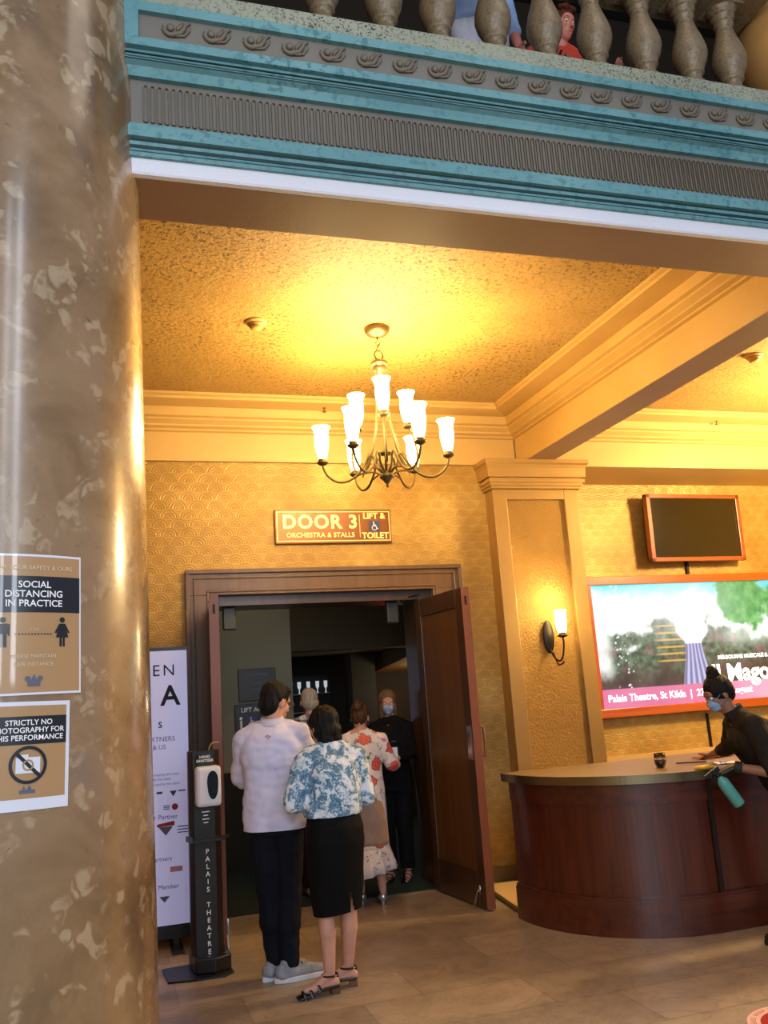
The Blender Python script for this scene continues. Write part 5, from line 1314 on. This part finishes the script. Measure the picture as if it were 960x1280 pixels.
def stander(label, loc, rz, H, top, bot, skin, arms, hair, long=False):
    t, J, Mh, k = person(label, loc, rz, H, skin, J=arms, eyes=(0, 1, 0))
    s = H/1.75
    def b(bm):
        loft(bm, [(z*s, 0, 0, rx, ry) for z, rx, ry in ((.93, .185, .14), (1.0, .17, .13), (1.25, .19, .13), (1.34, .185, .12), (1.42, .11, .07))], e=2.3)
        for n in 'LR': capsule(bm, J['sh'+n], J['el'+n], .062, .058); capsule(bm, J['el'+n], J['el'+n].lerp(J['wr'+n], .5), .056, .048)
    organic('shirt', b, top, t, .011, 3, disp=folds(.008, 10, 5, 3))
    def b(bm):
        loft(bm, [(.76*s, 0, 0, .175, .13), (.98*s, 0, 0, .17, .125)], e=2.3)
        for n in 'LR': capsule(bm, J['hip'+n], J['kn'+n], .105, .085); capsule(bm, J['kn'+n], J['an'+n], .085, .075)
    organic('trousers', b, bot, t, .012, 3, disp=folds(.008))
    def b(bm):
        for c, r in (((0, -.02, .04), (.086, .10, .09)), ((0, -.045, -.01), (.08, .065, .085))):
            bmesh.ops.create_uvsphere(bm, u_segments=16, v_segments=12, radius=1, matrix=Mh @ Matrix.Translation(c) @ Matrix.Diagonal((*r, 1)))
    organic('hair', b, hair, t, .008, 1, disp=wave_hair(.006), cuts=[(Mh @ Vector((0, .04, 0)), (Mh.to_3x3() @ Vector((0, 1, -.6))).normalized())])
WH = m_cloth('white_cotton', '#d6d4dc', '#c2c0cc'); PB = m_cloth('pale_blue_cotton', '#a9c4ec', '#8fb0e0')
stander('person in pale blue shirt and white trousers at the balcony railing, hand hanging down', (1.96, 3.84, bz), R(190), 1.74, PB, WH, SK2, dict(elR=(.235, -.02, 1.10), wrR=(.24, .03, .84)), H_BROWN)
# lounge chair
cb = thing('lounge_chair', 'dark blue-grey rounded chair back behind the balusters', 'chair', (3.48, 4.05, bz))
SLT = m_cloth('slate_fabric', '#3c4350', '#2e343f')
def b(bm): capsule(bm, (-.15, .15, .75), (.15, .15, .75), .13, .13); loft(bm, [(.35, 0, .15, .27, .10), (.8, 0, .15, .28, .10)], e=3)
o = organic('backrest', b, SLT, cb, .012, 2); 
bm = BM(); box(bm, -.28, .28, -.35, .15, .32, .45); obj('seat', bm, SLT, cb, bevel=.03)
for sx in (-.24, .24):
    for sy in (-.3, .18):
        bm = BM(); tube(bm, [(sx, sy, .33), (sx, sy, .0)], .018, 8); obj('leg', bm, M['iron'], cb)
# ------------------------------------------------------------------ light
w = bpy.data.worlds.new('w'); bpy.context.scene.world = w; w.use_nodes = True
bg = w.node_tree.nodes['Background']; bg.inputs[0].default_value = (.62, .72, 1.0, 1); bg.inputs[1].default_value = .30
def lamp(kind, loc, energy, color, size=.1, rot=None, name='lamp', sy=None):
    d = bpy.data.lights.new(name, kind); d.energy = energy; d.color = color
    if kind == 'AREA':
        d.shape = 'RECTANGLE'; d.size = size; d.size_y = sy or size
    elif kind == 'POINT' or kind == 'SPOT': d.shadow_soft_size = size
    o = bpy.data.objects.new(name, d); C.objects.link(o); o.location = loc
    if rot is not None:
        o.rotation_euler = (Vector(rot)-Vector(loc)).to_track_quat('-Z', 'Y').to_euler()
    return o
DAY = (.80, .88, 1.0)
# tall daylight windows of the foyer front, behind and left of the camera
lamp('AREA', (2.7, -2.8, 4.6), 75, DAY, .35, (-.3, 3.0, 3.4), 'window_light', 5.0)
lamp('AREA', (1.9, -3.2, 4.6), 45, DAY, .22, (-.3, 3.0, 3.4), 'window_light', 5.0)
lamp('AREA', (-.6, -3.6, 3.0), 150, DAY, 2.6, (1.6, 6, 1.6), 'window_light', 3.0)
lamp('AREA', (-1.2, -2.2, 4.6), 55, DAY, 1.6, (1.2, 3.2, 4.2), 'window_light', 3.0)
# lamps of the right bay (its chandelier hangs outside the frame)
WARM = (1, .70, .32)
lamp('POINT', (6.35, 5.55, 3.45), 540, WARM, .25)
# sconce
lamp('POINT', (3.83, 7.05, 2.36), 10, (1, .75, .4), .03)
lamp('POINT', (3.83, 6.98, 2.16), 4, (1, .75, .4), .03)
# foyer beyond the doors
lamp('POINT', (3.9, 10.8, 1.75), 9, (1, .8, .5), .1)  # unseen lamp added to lighten the deep end
lamp('POINT', (1.2, 8.2, 3.3), 14, (.95, .92, .82), .3)
sp = lamp('SPOT', (1.2, -2.6, 6.5), 1500, (1, .95, .88), .4, (1.6, 1.3, 0), 'bounce_spot'); sp.data.spot_size = R(38); sp.data.spot_blend = .5  # unseen spot, added so that floor bounce brightens the soffit
# gentle light upstairs
lamp('POINT', (2.4, 2.2, 6.2), 25, (1, .85, .7), .5)

# ------------------------------------------------------------------ camera
cam = bpy.data.cameras.new('cam'); co = bpy.data.objects.new('cam', cam); C.objects.link(co)
cam.sensor_fit = 'VERTICAL'; cam.sensor_height = 36; cam.lens = 36*1095/1280; cam.clip_end = 200
Rt = Matrix(((0.95486181, 0.00271268, -0.29703798), (-0.28950516, -0.21544699, -0.93261426), (-0.06652582, 0.97651177, -0.20493677)))
# rows = world axes in camera coordinates, so the rows map camera -> world; negate the view axis column convention
co.matrix_world = Matrix.Translation((0, 0, 1.6)) @ Rt.to_4x4()
bpy.context.scene.camera = co
sc = bpy.context.scene
sc.view_settings.view_transform = 'Standard'; sc.view_settings.look = 'None'; sc.view_settings.exposure = 0.2
